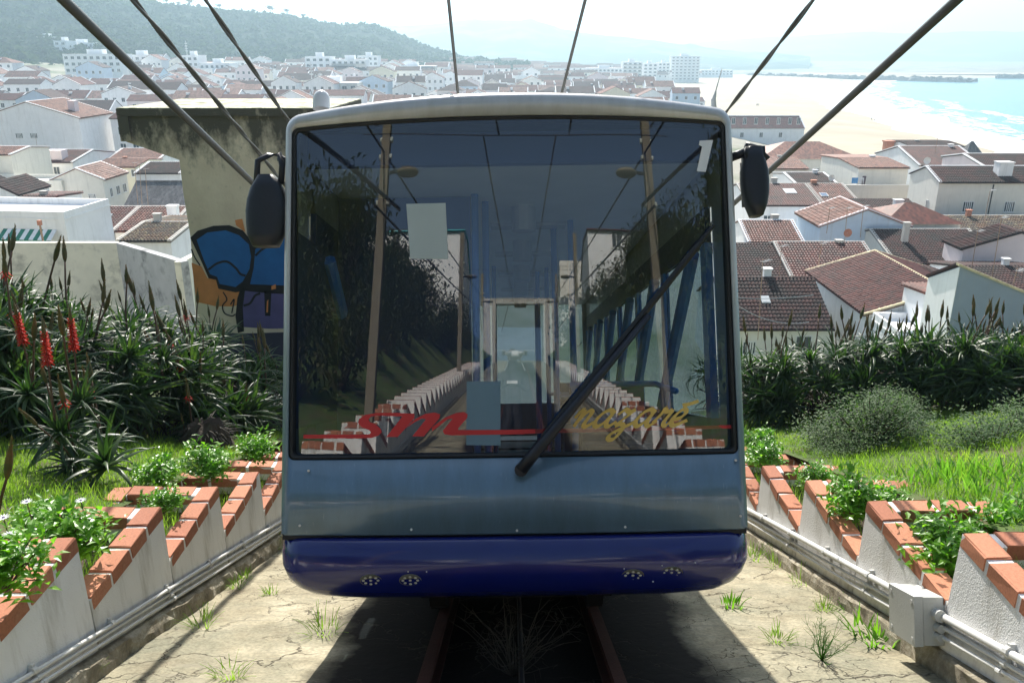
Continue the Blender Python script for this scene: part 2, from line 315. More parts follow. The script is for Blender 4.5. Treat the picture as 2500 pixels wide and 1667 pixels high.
# trees standing on the skyline of the near hill
MT['pine'] = leafmat('pine_crown', ((.012, .028, .014), (.022, .042, .018), (.04, .06, .025)), .15, .8, .4); MT['bark'] = mat('bark', (.07, .05, .04), .9, .2)
def tree_meshes(seed):
    r_ = np.random.RandomState(seed); mb = MB(); mb.tube([(0, 0, -1), (.2, 0, 3), (.1, .1, 5.6)], [.32, .24, .12], 6)
    for i in range(5): a_ = r_.rand()*6.28; z = 3+r_.rand()*2; mb.tube([(.15, 0, z), (1.8*math.cos(a_), 1.8*math.sin(a_), z+1.6)], [.1, .04], 4)
    tr_ = mb.mesh('trunk', MT['bark']); Vs = []; Fs = []; n = 0
    for i in range(46):
        c = r_.randn(3)*np.array([1.5, 1.5, .8])+np.array([0, 0, 6.0]); V, F = clump_template(9, 100+i); Vs.append(V*1.0*(.6+.6*r_.rand())+c); Fs.append(F+n); n += len(V)
    return tr_, mkmesh('crown', np.vstack(Vs), np.vstack(Fs), MT['pine'])
TRM_ = [tree_meshes(i) for i in range(4)]; jr = int(np.argmin(np.abs(np.linspace(0, 1.35, nd)-1.0)))
for k, q in enumerate((60, 66, 69, 75, 83, 90, 92, 101, 106, 108, 111, 117, 122, 124, 126, 131, 137, 140, 143, 146)):
    p = HL[jr, min(na-1, q)]; px = 1250+FPX*p[0]/((p-CAM).dot(FW)); t_ = thing('ridge_tree', 'dark tree on the hill skyline, %s from the left' % ordw(k+1), 'tree', tuple(p), rnd.uniform(0, 6), group='trees on the hill skyline')
    for me in TRM_[k % 4]: o = obj(me.name.split('.')[0], me, t_); s_ = (.55+.75*((k*37) % 10)/10); o.scale = (s_, s_, s_)
# harbour moles and flat land beyond the bay
MT['rock'] = mat('mole_rock', (.13, .13, .13), .9, .4, .3, .8, .8)
def mole(label, x0, y0, x1, y1, wd, h):
    mb = MB(); n = 46
    for i in range(n):
        u = i/(n-1)
        for k in range(4):
            x = x0+(x1-x0)*u+NR.normal()*wd*.35; y = y0+(y1-y0)*u+NR.normal()*wd*.35; s_ = 2.0+2.6*NR.random()
            V = NR.normal(size=(8, 3))*.18+np.array([(a, b, c) for c in (-.5, .5) for a, b in ((-.5, -.5), (.5, -.5), (.5, .5), (-.5, .5))])
            mb.hexa(V*s_*np.array([1.3, 1.3, 1])+np.array([x, y, h*(.3+.6*NR.random())]))
    core = MB(); d = np.array([y1-y0, x0-x1, 0.]); d /= np.linalg.norm(d); a, b = np.array([x0, y0, 0.]), np.array([x1, y1, 0.])
    mb.hexa([a-d*wd-[0,0,2], a+d*wd-[0,0,2], b+d*wd-[0,0,2], b-d*wd-[0,0,2], a-d*wd*.4+[0,0,h], a+d*wd*.4+[0,0,h], b+d*wd*.4+[0,0,h], b-d*wd*.4+[0,0,h]])
    mb.build('breakwater', MT['rock'], label=label, cat='breakwater')
mole('dark rock breakwater reaching into the bay from the far end of the beach', 330, 1190, 522, 985, 9, 4.0)
mole('farther rock breakwater at the right edge of the bay', 640, 1130, 1000, 1080, 8, 4.0)
mb = MB(); mb.grid(lambda u, v: (u, v, 2.4+.6*fbm(u, v, 60, 2, 2)), np.linspace(420, 3000, 30), np.linspace(1235, 1345, 5)); mb.build('sand_spit', MT['sand'], kind='structure')
# ------------------------------------------------------------------ track bed
m = bpy.data.materials.new('concrete_bed'); g = NT(m); v = g.coord()
dn = g.noise(v, 1.6, 5); dv = g.n('VectorMath', operation='MULTIPLY_ADD'); dv.inputs[1].default_value = (.9, .9, .2); g.l(dn.outputs['Color'], dv.inputs[0]); g.l(v, dv.inputs[2])
vo = g.n('TexVoronoi', feature='DISTANCE_TO_EDGE'); vo.inputs['Scale'].default_value = 1.05; g.l(dv.outputs[0], vo.inputs['Vector'])
vo2 = g.n('TexVoronoi', feature='DISTANCE_TO_EDGE'); vo2.inputs['Scale'].default_value = 3.1; g.l(dv.outputs[0], vo2.inputs['Vector'])
big = g.ramp(g.noise(v, .9, 5).outputs[0], [(.44, (0, 0, 0)), (.56, (1, 1, 1))])
big0 = g.ramp(g.noise(v, 1.3, 4).outputs[0], [(.46, (0, 0, 0)), (.54, (1, 1, 1))]); c1 = g.ramp(vo.outputs[0], [(.0, (1, 1, 1)), (.010, (0, 0, 0))]); c1 = g.mix(1, c1, big0, 'MULTIPLY'); c2 = g.ramp(vo2.outputs[0], [(.0, (1, 1, 1)), (.014, (0, 0, 0))]); c2 = g.mix(1, c2, big, 'MULTIPLY'); crk = g.mix(1, c1, c2, 'LIGHTEN')
base = g.ramp(g.noise(v, 2.2, 7, .7).outputs[0], [(.3, (.17, .145, .098)), (.5, (.33, .295, .205)), (.7, (.46, .415, .305))])
st = g.ramp(g.noise(v, .7, 6, .7).outputs[0], [(.46, (0, 0, 0)), (.64, (.85, .85, .85))]); base = g.mix(st, base, (.185, .185, .135))
fine = g.ramp(g.noise(v, 46, 3).outputs[0], [(.35, (.72, .72, .72)), (.6, (1, 1, 1))]); base = g.mix(1, base, fine, 'MULTIPLY')
fl = g.coord('Object', (1.2, 9, 1)); fr = g.ramp(g.noise(fl, 1.6, 6, .7).outputs[0], [(.55, (0, 0, 0)), (.60, (1, 1, 1))]); base = g.mix(g.mix(1, fr, (.6, .6, .6), 'MULTIPLY'), base, (.22, .20, .15))
sx_ = g.n('SeparateXYZ'); g.l(v, sx_.inputs[0]); ab = g.math('ABSOLUTE', g.math('ADD', sx_.outputs[0], -.05)); gr = g.ramp(g.math('MULTIPLY_ADD', g.noise(v, 1.4, 5).outputs[0], -.5, ab), [(.82, (1, 1, 1)), (1.08, (0, 0, 0))]); base = g.mix(gr, base, (.014, .011, .009)); base = g.mix(crk, base, (.07, .06, .045)); g.l(base, g.b.inputs['Base Color']); g.b.inputs['Roughness'].default_value = .93; g.b.inputs['Specular IOR Level'].default_value = .2  # shade under the tram is painted into the bed colour as a dark central band
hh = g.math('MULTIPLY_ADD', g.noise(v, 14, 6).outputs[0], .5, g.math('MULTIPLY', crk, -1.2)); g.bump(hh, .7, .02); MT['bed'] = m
tx = np.concatenate([[-2.62], np.linspace(-2.45, 2.45, 64), [2.72]]); tt = np.concatenate([np.linspace(-70, 2.4, 60), np.linspace(2.5, 14, 150), np.linspace(14.4, 58, 40)])
Xg, Tg = np.meshgrid(tx, tt); N = .035*(fbm(Xg*3+9, Tg*3+200, 2.2, 4, 4)-.5) + .03*(fbm(Xg+9, Tg+300, .9, 2, 14)-.5); a = len(tx)
F = np.array([(j*a+i, j*a+i+1, (j+1)*a+i+1, (j+1)*a+i) for j in range(len(tt)-1) for i in range(a-1)])
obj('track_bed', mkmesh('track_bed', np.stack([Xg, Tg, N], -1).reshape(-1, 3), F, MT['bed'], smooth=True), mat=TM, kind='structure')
MT['soil'] = mat('soil', (.075, .055, .038), 1, .4, 9, .8, 30); MT['turf'] = mat('turf', (.06, .095, .02), 1, .35, 3, .6, 30, col2=(.09, .075, .04), c2scale=2.5)
for sgn in (-1, 1):
    ax = np.concatenate([np.linspace(3.02, 9, 50), np.linspace(9.3, 24, 30)]); at = np.concatenate([np.linspace(-90, 2, 60), np.linspace(2.2, 16, 90), np.linspace(16.5, 48, 30)]); Xg, Tg = np.meshgrid(ax*sgn+.05, at)
    N = lawn_n(Xg, Tg); a = len(ax); F = np.array([(j*a+i, j*a+i+1, (j+1)*a+i+1, (j+1)*a+i) for j in range(len(at)-1) for i in range(a-1)])
    if sgn < 0: F = F[:, ::-1]
    obj('lawn', mkmesh('lawn', np.stack([Xg, Tg, N], -1).reshape(-1, 3), F, MT['turf'], smooth=True), mat=TM, kind='structure')
# ------------------------------------------------------------------ rails and haul cable
MT['railrust'] = mat('rail_rust', (.075, .024, .015), .7, .3, 12, .3, 60); MT['steel'] = mat('worn_steel', (.42, .40, .38), .3, .15, 8, metal=.9)
for sx, lb in ((-.5, 'rusty running rail under the tram, left of the haul cable'), (.5, 'rusty running rail under the tram, right of the haul cable')):
    t_ = thing('rail', lb, 'rail', mat=TM @ Matrix.Translation((sx+.05, 0, 0)), group='running rails of the funicular')
    mb = MB(); mb.box(-.055, .055, -60, 55, .0, .025); mb.box(-.012, .012, -60, 55, .025, .10); mb.build('web', MT['railrust'], t_)
    MB().box(-.032, .032, -60, 55, .101, .135).build('rail_head', [MT['steel'] if False else MT['railrust']], t_)
MB().tube([(.05, -60, .09), (.05, 55, .09)], .016, 6).build('haul_cable', MT['iron'], mat=TM, label='greasy steel haul cable running between the two rails', cat='cable')
# ------------------------------------------------------------------ haze
hz = bpy.data.materials.new('haze'); hz.use_nodes = True; ht = hz.node_tree; ht.nodes.remove(ht.nodes['Principled BSDF'])
pv = ht.nodes.new('ShaderNodeVolumePrincipled'); pv.inputs['Color'].default_value = (.56, .80, .97, 1); pv.inputs['Density'].default_value = .00050; pv.inputs['Anisotropy'].default_value = .45
ht.links.new(pv.outputs[0], ht.nodes['Material Output'].inputs['Volume'])
MB().box(-6000, 7500, -420, 9600, -4.0, 330).build('haze', hz, kind='stuff', label='thin sea haze over the town and the bay', cat='haze')
# ================================================================== the tram
TR = TM @ Matrix.Translation((.024, 4.2, 0)) @ Matrix.Rotation(R(-.86), 4, 'Y') @ Matrix.Rotation(R(-.35), 4, 'Z')
TRI = TR.inverted()
def W(px, py, yl=0.0):                                  # pixel -> tram-local (x, z) on the plane y = yl
    o = TRI @ Vector(CAM); d = TRI.to_3x3() @ Vector(ray(px, py)); p = o + d*((yl-o.y)/d.y); return p.x, p.z
m = bpy.data.materials.new('tram_livery'); g = NT(m); cx_ = g.n('TexCoord'); sp = g.n('SeparateXYZ'); g.l(cx_.outputs['Object'], sp.inputs[0])
lc = g.ramp(g.math('MULTIPLY_ADD', sp.outputs[2], .5, -.5), [(.06, (.105, .18, .25)), (.20, (.125, .20, .27)), (.40, (.25, .31, .35)), (.62, (.50, .51, .53))])
dn = g.ramp(g.noise(g.coord('Object', (3, 3, .8)), 2.2, 6, .7).outputs[0], [(.32, (.78, .77, .74)), (.62, (1, 1, 1))]); lc = g.mix(1, lc, dn, 'MULTIPLY'); scx = g.ramp(g.noise(g.coord('Object', (40, 2, 5)), 3, 3, .7).outputs[0], [(.66, (0, 0, 0)), (.70, (.35, .35, .35))]); lc = g.mix(scx, lc, (.30, .36, .40))
g.l(lc, g.b.inputs['Base Color']); g.b.inputs['Roughness'].default_value = .32; g.b.inputs['Coat Weight'].default_value = .6; g.b.inputs['Coat Roughness'].default_value = .07; g.b.inputs['Metallic'].default_value = .15
g.bump(g.noise(g.coord('Object', (1, 1, 1)), 1.6, 2).outputs[0], .05, .05); MT['livery'] = m
MT['navy'] = mat('navy_bumper', (.003, .008, .11), .22, .12, 3, .04, 4, coat=.6); MT['rubber'] = mat('black_rubber', (.012, .012, .013), .6, .1); MT['blackpl'] = mat('black_plastic', (.012, .014, .022), .42, .2, 6, .1, 60)
MT['bluebar'] = mat('blue_bar', (.08, .28, .72), .35, .1, 4, coat=.3); MT['bluepanel'] = mat('blue_panel', (.025, .05, .14), .5, .1); MT['ceil'] = mat('tram_ceiling', (.74, .77, .76), .6, .06)
MT['floor_d'] = mat('tram_floor', (.022, .022, .026), .7, .2); MT['under'] = mat('undercarriage', (.007, .006, .006), .85, .3); MT['red'] = mat('red_film', (.50, .025, .03), .5, .05); MT['gold'] = mat('gold_film', (.62, .42, .10), .5, .05); MT['whitefilm'] = mat('white_film', (.72, .72, .74), .5, .03)
MT['paper'] = mat('paper', (.42, .47, .47), .8, .03); MT['bluepaper'] = mat('blue_board', (.12, .20, .26), .5, .08); MT['lampdark'] = mat('lamp_recess', (.13, .12, .08), .35, .3, 60, .5, 150); MT['led'] = mat('led_lens', (.55, .52, .40), .15, 0, spec=.8)
m = bpy.data.materials.new('windscreen_glass'); g = NT(m); g.t.nodes.remove(g.b); lw = g.n('LayerWeight'); lw.inputs[0].default_value = .5
fac = g.math('MULTIPLY_ADD', g.math('POWER', lw.outputs['Facing'], 5.0), .85, .105)
tp = g.n('BsdfTransparent'); tp.inputs[0].default_value = (.58, .66, .73, 1); gl = g.n('BsdfGlossy'); gl.inputs['Roughness'].default_value = .0; gl.inputs[0].default_value = (1, 1, 1, 1)
mx = g.n('MixShader'); g.l(fac, mx.inputs[0]); g.l(tp.outputs[0], mx.inputs[1]); g.l(gl.outputs[0], mx.inputs[2]); g.l(mx.outputs[0], g.out.inputs[0]); MT['glass'] = m
m2 = bpy.data.materials.new('side_glass'); g = NT(m2); g.t.nodes.remove(g.b); tp = g.n('BsdfTransparent'); tp.inputs[0].default_value = (.52, .60, .64, 1); gl = g.n('BsdfGlossy'); gl.inputs['Roughness'].default_value = .02
mx = g.n('MixShader'); mx.inputs[0].default_value = .02; g.l(tp.outputs[0], mx.inputs[1]); g.l(gl.outputs[0], mx.inputs[2]); g.l(mx.outputs[0], g.out.inputs[0]); MT['sglass'] = m2
TRAM = thing('funicular_tram', 'white and blue funicular tram with a huge windscreen, filling the middle', 'tram', mat=TR)
HW = 1.183
def yc(x): return .05*(abs(x)/HW)**3
def gy(z): return .0305-(z-2.1)*.0235                   # the glass stands a little more upright than the body
def outline(hx, zb, zt, r, rb, arch, nb=16, nv=14, na=8, ntop=20):
    P = [(x, zb) for x in np.linspace(-hx+rb, hx-rb, nb)]
    P += [(hx-rb+rb*math.sin(t), zb+rb-rb*math.cos(t)) for t in np.linspace(0, R(90), na+1)[1:]]
    zc = zt-arch
    P += [(hx, z) for z in np.linspace(zb+rb, zc-r, nv)[1:]]
    P += [(hx-r+r*math.cos(t), zc-r+r*math.sin(t)) for t in np.linspace(0, R(86), na+1)[1:]]
    x0 = P[-1][0]; z0 = P[-1][1]
    P += [(x, z0+(zt-z0)*(1-(x/x0)**2)) for x in np.linspace(x0, -x0, ntop)[1:]]
    P += [(-hx+r-r*math.cos(t), zc-r+r*math.sin(t)) for t in np.linspace(R(86), 0, na+1)[1:]]
    P += [(-hx, z) for z in np.linspace(zc-r, zb+rb, nv)[1:]]
    P += [(-hx+rb-rb*math.cos(t), zb+rb-rb*math.sin(t)) for t in np.linspace(0, R(90), na+1)[1:-1]]
    return P
def ring(o, dy, flat=None): return [(x, (yc(x)+dy) if flat is None else flat, z) for x, z in o]
OP = outline(1.138, 1.262, 3.035, .035, .03, .035); OPi = outline(1.126, 1.274, 3.023, .03, .025, .033); OPi2 = outline(1.116, 1.284, 3.013, .03, .025, .033)
OU0 = outline(HW-.035, .885, 3.128, .075, .02, .08); OU1 = outline(HW-.010, .875, 3.155, .09, .02, .08); OU = outline(HW, .872, 3.165, .10, .02, .08)
mb = MB(); mb.loft([ring(OP, .02), ring(OP, .0), ring(OU0, -.004), ring(OU1, .012), ring(OU, .05), ring(OU, 0, .6)]); mb.build('front_shell', MT['livery'], TRAM, smooth=False)
o_ = TRAM.children[-1]; 
for p in o_.data.polygons: p.use_smooth = True
mb = MB(); mb.loft([ring(OP, .012), ring(OPi, -.002), ring(OPi2, .004), ring(OPi2, .07)]); mb.build('window_gasket', MT['rubber'], TRAM)
mb = MB(); mb.grid(lambda u, v: (u, yc(u)+gy(v), v), np.linspace(-1.130, 1.130, 41), np.linspace(1.268, 3.028, 9)); ws = mb.build('windscreen', MT['glass'], TRAM, smooth=True)
# roof and sides
top = [p for p in OU if p[1] > 2.62]; k0 = next(i for i, p in enumerate(top)); 
mb = MB(); mb.loft([[(x, y, z) for x, z in top] for y in (.6, 3, 6, 9.0)], close=False); mb.loft([[(x*.97, y, z-.05) for x, z in top] for y in (.6, 9.0)], close=False); mb.build('roof', MT['livery'], TRAM, smooth=True)
for s_ in (-1, 1):
    a, b = (s_*HW, s_*(HW-.05))[:: 1 if s_ > 0 else -1]; x0, x1 = min(a, b), max(a, b)
    MB().box(x0, x1, .6, 9.0, .74, 1.42).build('side_panel', MT['livery'], TRAM)
    MB().box(x0+.008, x1-.008, .6, 9.0, 2.45, 2.66).build('window_header', MT['bluepanel'], TRAM)
    for i in range(7):
        y = .6+i*1.38; MB().box(x0+.004, x1-.004, y, y+.13, 1.42, 2.45).build('window_post', MT['bluebar'], TRAM)
        if i < 6:
            MB().box(x0+.022, x0+.03, y+.13, y+1.38, 1.42, 2.45).build('side_window', MT['sglass'], TRAM)
            MB().tube([(s_*(HW-.09), y+.13, 2.4), (s_*(HW-.09), y+1.38, 1.45)], .04, 8).build('window_brace', MT['bluebar'], TRAM)
mb = MB(); mb.box(-HW+.02, HW-.02, 8.95, 9.0, .6, 1.3); mb.box(-HW+.02, -HW+.1, 8.95, 9, 1.3, 3.0); mb.box(HW-.1, HW-.02, 8.95, 9, 1.3, 3.0); mb.box(-HW+.1, HW-.1, 8.95, 9, 2.9, 3.02); mb.build('rear_wall', MT['livery'], TRAM)
MB().box(-HW+.1, HW-.1, 8.97, 8.98, 1.3, 2.9).build('rear_window', MT['sglass'], TRAM)
MB().box(-1.12, 1.12, .35, 8.94, 2.87, 2.9).build('ceiling', MT['ceil'], TRAM)
MB().box(-1.12, 1.12, .30, .36, 2.86, 3.04).build('header_panel', MT['bluepanel'], TRAM)
mb = MB(); mb.box(-.95, .95, .1, 8.94, .60, .66)
for i in range(6): mb.box(-1.13, 1.13, 2.0+i*1.15, 2.0+(i+1)*1.15-.02, .66, .70+.02*i)
mb.build('floor', MT['floor_d'], TRAM)
MB().box(-1.12, 1.12, .12, .5, .66, 1.24).build('dashboard', MT['blackpl'], TRAM)
MB().box(-1.12, -.26, 1.10, 1.13, .70, 2.86).build('cab_partition', MT['bluepanel'], TRAM); MB().box(-1.128, -1.118, .12, 2.0, 1.42, 2.46).build('cab_side_panel', MT['bluepanel'], TRAM)
for (x, y) in ((-.23, 1.08), (-.17, 1.3), (.33, 2.2), (.45, 2.0), (.36, 4.6), (.27, 4.9), (.30, 6.8), (-.2, 4.4)): MB().tube([(x, y, .68), (x, y, 2.87)], .024, 8).build('grab_pole', MT['bluebar'], TRAM, smooth=True)
for (y, z) in ((1.7, 1.62), (1.7, 1.36), (3.6, 1.5), (5.4, 1.5)): MB().tube([(.40, y, z), (1.0, y, z), (1.08, y-.35, z-.05)], .022, 8).build('hand_rail', MT['bluebar'], TRAM, smooth=True)
for i, y in enumerate((1.5, 2.9, 4.4, 5.9, 7.4)):
    mb = MB(); mb.tube([(.09, y, 2.87), (.09, y, 2.70)], [.085, .085], 16); mb.build('spot_lamp', MT['galv'], TRAM, smooth=False)
    MB().box(-.16, .42, y+.55, y+.72, 2.845, 2.869).build('ceiling_vent', MT['shutter'], TRAM)
for y in (2.6, 4.2, 5.8, 7.2):
    for s_ in (-1, 1): mb = MB(); mb.box(s_*.85-.27, s_*.85+.27, y, y+.42, .72, 1.12); mb.box(s_*.85-.27, s_*.85+.27, y+.42, y+.48, .72, 1.62); mb.build('bench_seat', MT['bluepanel'], TRAM)
# bumper
def plan(h, f, rr=.16):
    P = [(h, .7), (h, .25)]; P += [(h-rr+rr*math.cos(t), f+yc(h)+rr-rr*math.sin(t)) for t in np.linspace(0, R(90), 7)]
    P += [(x, f+yc(x)*1.0) for x in np.linspace(h-rr, -(h-rr), 21)[1:-1]]; P += [(-x, y) for x, y in P[8::-1]]
    return P
prof = [(.866, 1.165, .02), (.862, 1.178, -.012), (.845, 1.184, -.03), (.79, 1.188, -.052), (.72, 1.18, -.064), (.66, 1.155, -.058), (.61, 1.115, -.036), (.575, 1.06, .0), (.555, .99, .05), (.55, .90, .14)]
mb = MB(); mb.loft([[(x, y, z) for x, y in plan(h, f)] for z, h, f in prof], close=False, cap1=True); bump_ = mb.build('bumper', MT['navy'], TRAM, smooth=True)
MB().box(-1.165, 1.165, .055, .3, .855, .885).build('panel_gap', MT['rubber'], TRAM)
for px, py in ((905, 1416), (1002, 1415), (1545, 1403), (1640, 1397)):
    x, z = W(px, py, -.05); y = -.057+yc(x)
    la = bpy.data.objects.new('headlamp', MB().loft([[(.056*q*math.cos(t), dy, .031*q*math.sin(t)) for t in np.linspace(0, 6.283, 25)[:-1]] for q, dy in ((1.0, .012), (1.0, -.004), (.86, .0))], 0, True, True, True).mesh('headlamp', MT['lampdark'], True)); COL.objects.link(la); la.parent = TRAM; la.location = (x, y, z); la.rotation_euler = (R(22), 0, 0)
    for i in range(9):
        q, th = (.0, 0) if i == 0 else (.66, i*6.283/8); MB().ball((.056*q*math.cos(th), -.004, .031*q*math.sin(th)), (.008, .004, .006), 6, 4).build('lamp_lens', MT['led'], la)
mb = MB(); mb.box(-.84, .84, 1.5, 8.8, .26, .62); 
for y in (1.4, 7.0): mb.tube([(-.62, y, .25), (.62, y, .25)], .05, 8)
mb.build('chassis', MT['under'], TRAM)
for y in (1.4, 7.0):
    for x in (-.5, .5): MB().tube([(x-.05, y, .36), (x+.05, y, .36)], .22, 20).build('wheel', MT['under'], TRAM)
for px, py in ((740, 1285), (1010, 1292), (1262, 1294), (1520, 1286), (1800, 1262), (760, 1150), (1790, 1125)):
    x, z = W(px, py); MB().tube([(x, yc(x)-.008, z), (x, yc(x)+.004, z)], .0065, 8).build('panel_screw', MT['galv'], TRAM)
for px, py in ((1003, 1395), (1047, 1395), (1517, 1388), (1608, 1381), (1688, 1375), (1586, 1420)):
    x, z = W(px, py, -.06); MB().ball((x, yc(x)-.062, z), (.004, .003, .004), 6, 4).build('bumper_rivet', MT['galv'], TRAM)
# mirrors
for s_, P in ((-1, [(600, 400, .0), (612, 592, .0)]), (1, [(1865, 380, 0), (1865, 515, 0)])):
    if s_ < 0: c0, c1 = W(642, 420), W(640, 594); hw = (.045, .085, .102, .108, .104, .096, .066)
    else: c0, c1 = W(1850, 350), W(1856, 518); hw = (.045, .055, .07, .072, .068, .055, .03)
    yl = .10; zs = np.linspace(c0[1], c1[1], 7); xs_ = np.linspace(c0[0], c1[0], 7)
    mir = bpy.data.objects.new('wing_mirror', None); COL.objects.link(mir); mir.parent = TRAM
    rg = []
    for z, x, h in zip(zs, xs_, hw): rg.append([(x+h*(abs(math.cos(t))**.6)*math.copysign(1, math.cos(t)), yl+.06*(abs(math.sin(t))**.6)*math.copysign(1, math.sin(t)), z) for t in np.linspace(0, 6.283, 21)[:-1]])
    MB().loft(rg, 0, True, True, True).build('housing', MT['blackpl'], mir, smooth=True)
    x = c0[0]; zt_ = c0[1]
    mb = MB()
    if s_ < 0: mb.tube([(x-.06, yl, zt_-.03), (x-.055, yl, zt_+.085), (x+.0, yl, zt_+.115), (x+.06, yl, zt_+.12), (x+.075, yl, zt_+.06), (x+.07, yl, zt_-.04)], .017, 8); mb.tube([(x+.06, yl, zt_+.10), (-HW+.02, yl+.08, zt_+.08)], .02, 8)
    else: mb.box(x-.05, x+.05, yl-.05, yl+.05, zt_-.06, zt_+.0); mb.tube([(x-.04, yl, zt_+.02), (x+.02, yl, zt_-.0), (x+.075, yl, zt_-.06)], .02, 8); mb.tube([(x-.02, yl, zt_-.01), (HW-.02, yl+.06, zt_-.04)], .024, 8)
    mb.build('mirror_arm', MT['blackpl'], mir, smooth=True)
    xm, zm = xs_[3], (zs[1]+zs[5])/2
    MB().box(xm-.055, xm+.055, yl+.055, yl+.064, zs[5], zs[1]).build('mirror_glass', MT['steel'], mir)
# wiper
wp = bpy.data.objects.new('wiper', None); COL.objects.link(wp); wp.parent = TRAM
a, b, c = W(1272, 1146, -.03), W(1580, 770, -.03), W(1745, 545, -.02)
MB().tube([(a[0], -.035, a[1]), (a[0]+.06, -.05, a[1]+.075), ((a[0]+b[0])/2, -.05, (a[1]+b[1])/2), (b[0], -.03, b[1])], [.032, .030, .022, .016], 8).build('wiper_arm', MT['blackpl'], wp, smooth=True)
d = W(1325, 1068, -.02); n_ = 9; MB().tube([(d[0]+(c[0]-d[0])*u, yc(d[0]+(c[0]-d[0])*u)-.008, d[1]+(c[1]-d[1])*u) for u in np.linspace(0, 1, n_)], [.020]+[.019]*(n_-2)+[.009], 6).build('wiper_blade', MT['rubber'], wp)
MB().tube([(a[0], -.05, a[1]), (a[0], .02, a[1])], .033, 14).build('wiper_pivot', MT['blackpl'], wp)
# roof beacon and whip aerial
x, z = W(784, 246, .35); mb = MB(); mb.loft([[(x+r_*math.cos(t), .35+r_*math.sin(t), z+h) for t in np.linspace(0, 6.283, 17)[:-1]] for r_, h in ((.048, -.05), (.048, .0), (.046, .02), (.036, .042), (.018, .055), (.002, .059))], 0, True, False, True); mb.build('roof_beacon', mat('beacon', (.55, .56, .58), .2, .05, spec=.7), TRAM, smooth=True)
x, z = W(1743, 244, .6); x2, z2 = W(1765, 168, .6); MB().tube([(x, .6, z-.05), (x, .6, z), (x+.3*(x2-x), .6, z+.32*(z2-z)), (x2, .6, z2)], [.018, .015, .004, .002], 8).build('aerial', MT['shutter'], TRAM)
# lettering and papers on the glass
def film(name, polys, mt, parent=TRAM, off=-.004):
    mb = MB()
    for P in polys: mb.add([(x, yc(x)+gy(z)+off, z) for x, z in P], [tuple(range(len(P)))])
    return mb.build(name, mt, parent)
def px5(P): return [W(680+.3188*x, 650+.3188*y) for x, y in P]
def px6(P): return [W(1250+.3188*x, 650+.3188*y) for x, y in P]
film('route_number', [[W(*p) for p in ((1711, 338.6), (1744.8, 335.8), (1726, 414.6), (1703.3, 413.8), (1717, 353), (1709, 349.5))]], MT['whitefilm'])['label'] = 'white numeral one on the windscreen'
S_ = [(1045, 1130), (900, 1124), (760, 1125), (670, 1140), (622, 1172), (615, 1205), (645, 1235), (700, 1258), (715, 1275), (700, 1292), (190, 1296), (190, 1326), (600, 1322), (720, 1318), (770, 1300), (795, 1275), (790, 1250), (750, 1215), (703, 1195), (692, 1175), (712, 1153), (760, 1145), (905, 1150), (955, 1150)]
M1 = [(1045, 1130), (955, 1150), (832, 1310), (918, 1310), (975, 1245), (1045, 1165)]
M2 = [(975, 1247), (1050, 1172), (1130, 1131), (1200, 1121), (1242, 1135), (1236, 1165), (1117, 1306), (1030, 1306), (1135, 1172), (1100, 1168), (1040, 1200)]
M3 = [(1180, 1235), (1280, 1160), (1360, 1126), (1420, 1117), (1451, 1135), (1445, 1165), (1378, 1243), (1380, 1257), (1882, 1254), (1882, 1289), (1330, 1297), (1276, 1290), (1262, 1262), (1338, 1168), (1300, 1172), (1180, 1268)]
lt = film('windscreen_lettering', [px5(P) for P in (S_, M1, M2, M3)] + [px6([(-6, 1254), (1680, 1222), (1685, 1205), (1715, 1190), (1712, 1248), (-6, 1289)])], MT['red'], off=-.0045); lt['label'] = 'red brush letters trailing into a long red stripe'
def catmull(P, k=7):
    P = [np.array(p, float) for p in P]; P = [2*P[0]-P[1]] + P + [2*P[-1]-P[-2]]; out = []
    for i in range(1, len(P)-2):
        for t in np.linspace(0, 1, k, endpoint=False): out.append(.5*((2*P[i])+(-P[i-1]+P[i+1])*t+(2*P[i-1]-5*P[i]+4*P[i+1]-P[i+2])*t*t+(-P[i-1]+3*P[i]-3*P[i+1]+P[i+2])*t**3))
    return out + [P[-2]]
GL = {'n': (.92, [[(-.02, .55), (.12, .95), (.26, .92), (.10, .02)], [(.14, .25), (.36, .78), (.56, .98), (.64, .80), (.52, .22), (.62, .0), (.95, .30)]]),
      'a': (1.0, [[(.78, .78), (.60, 1.0), (.30, .80), (.12, .30), (.26, .0), (.52, .22), (.78, .80)], [(.80, .98), (.66, .28), (.78, .0), (1.08, .30)]]),
      'z': (.98, [[(.10, .72), (.34, 1.0), (.56, .86), (.76, .96), (.20, .08), (.44, .14), (.58, -.12), (.40, -.72), (.14, -.78), (.14, -.48), (.55, -.10), (1.05, .30)]]),
      'r': (.74, [[(.0, .2), (.24, .78), (.30, 1.06), (.42, .84), (.66, .92), (.50, .26), (.60, .0), (.84, .30)]]),
      'e': (.75, [[(.14, .36), (.46, .46), (.64, .78), (.50, 1.0), (.26, .74), (.14, .30), (.32, .0), (.84, .32)]])}
polys = []; cxp = 452.0; ew, xh = 166.0, 128.0
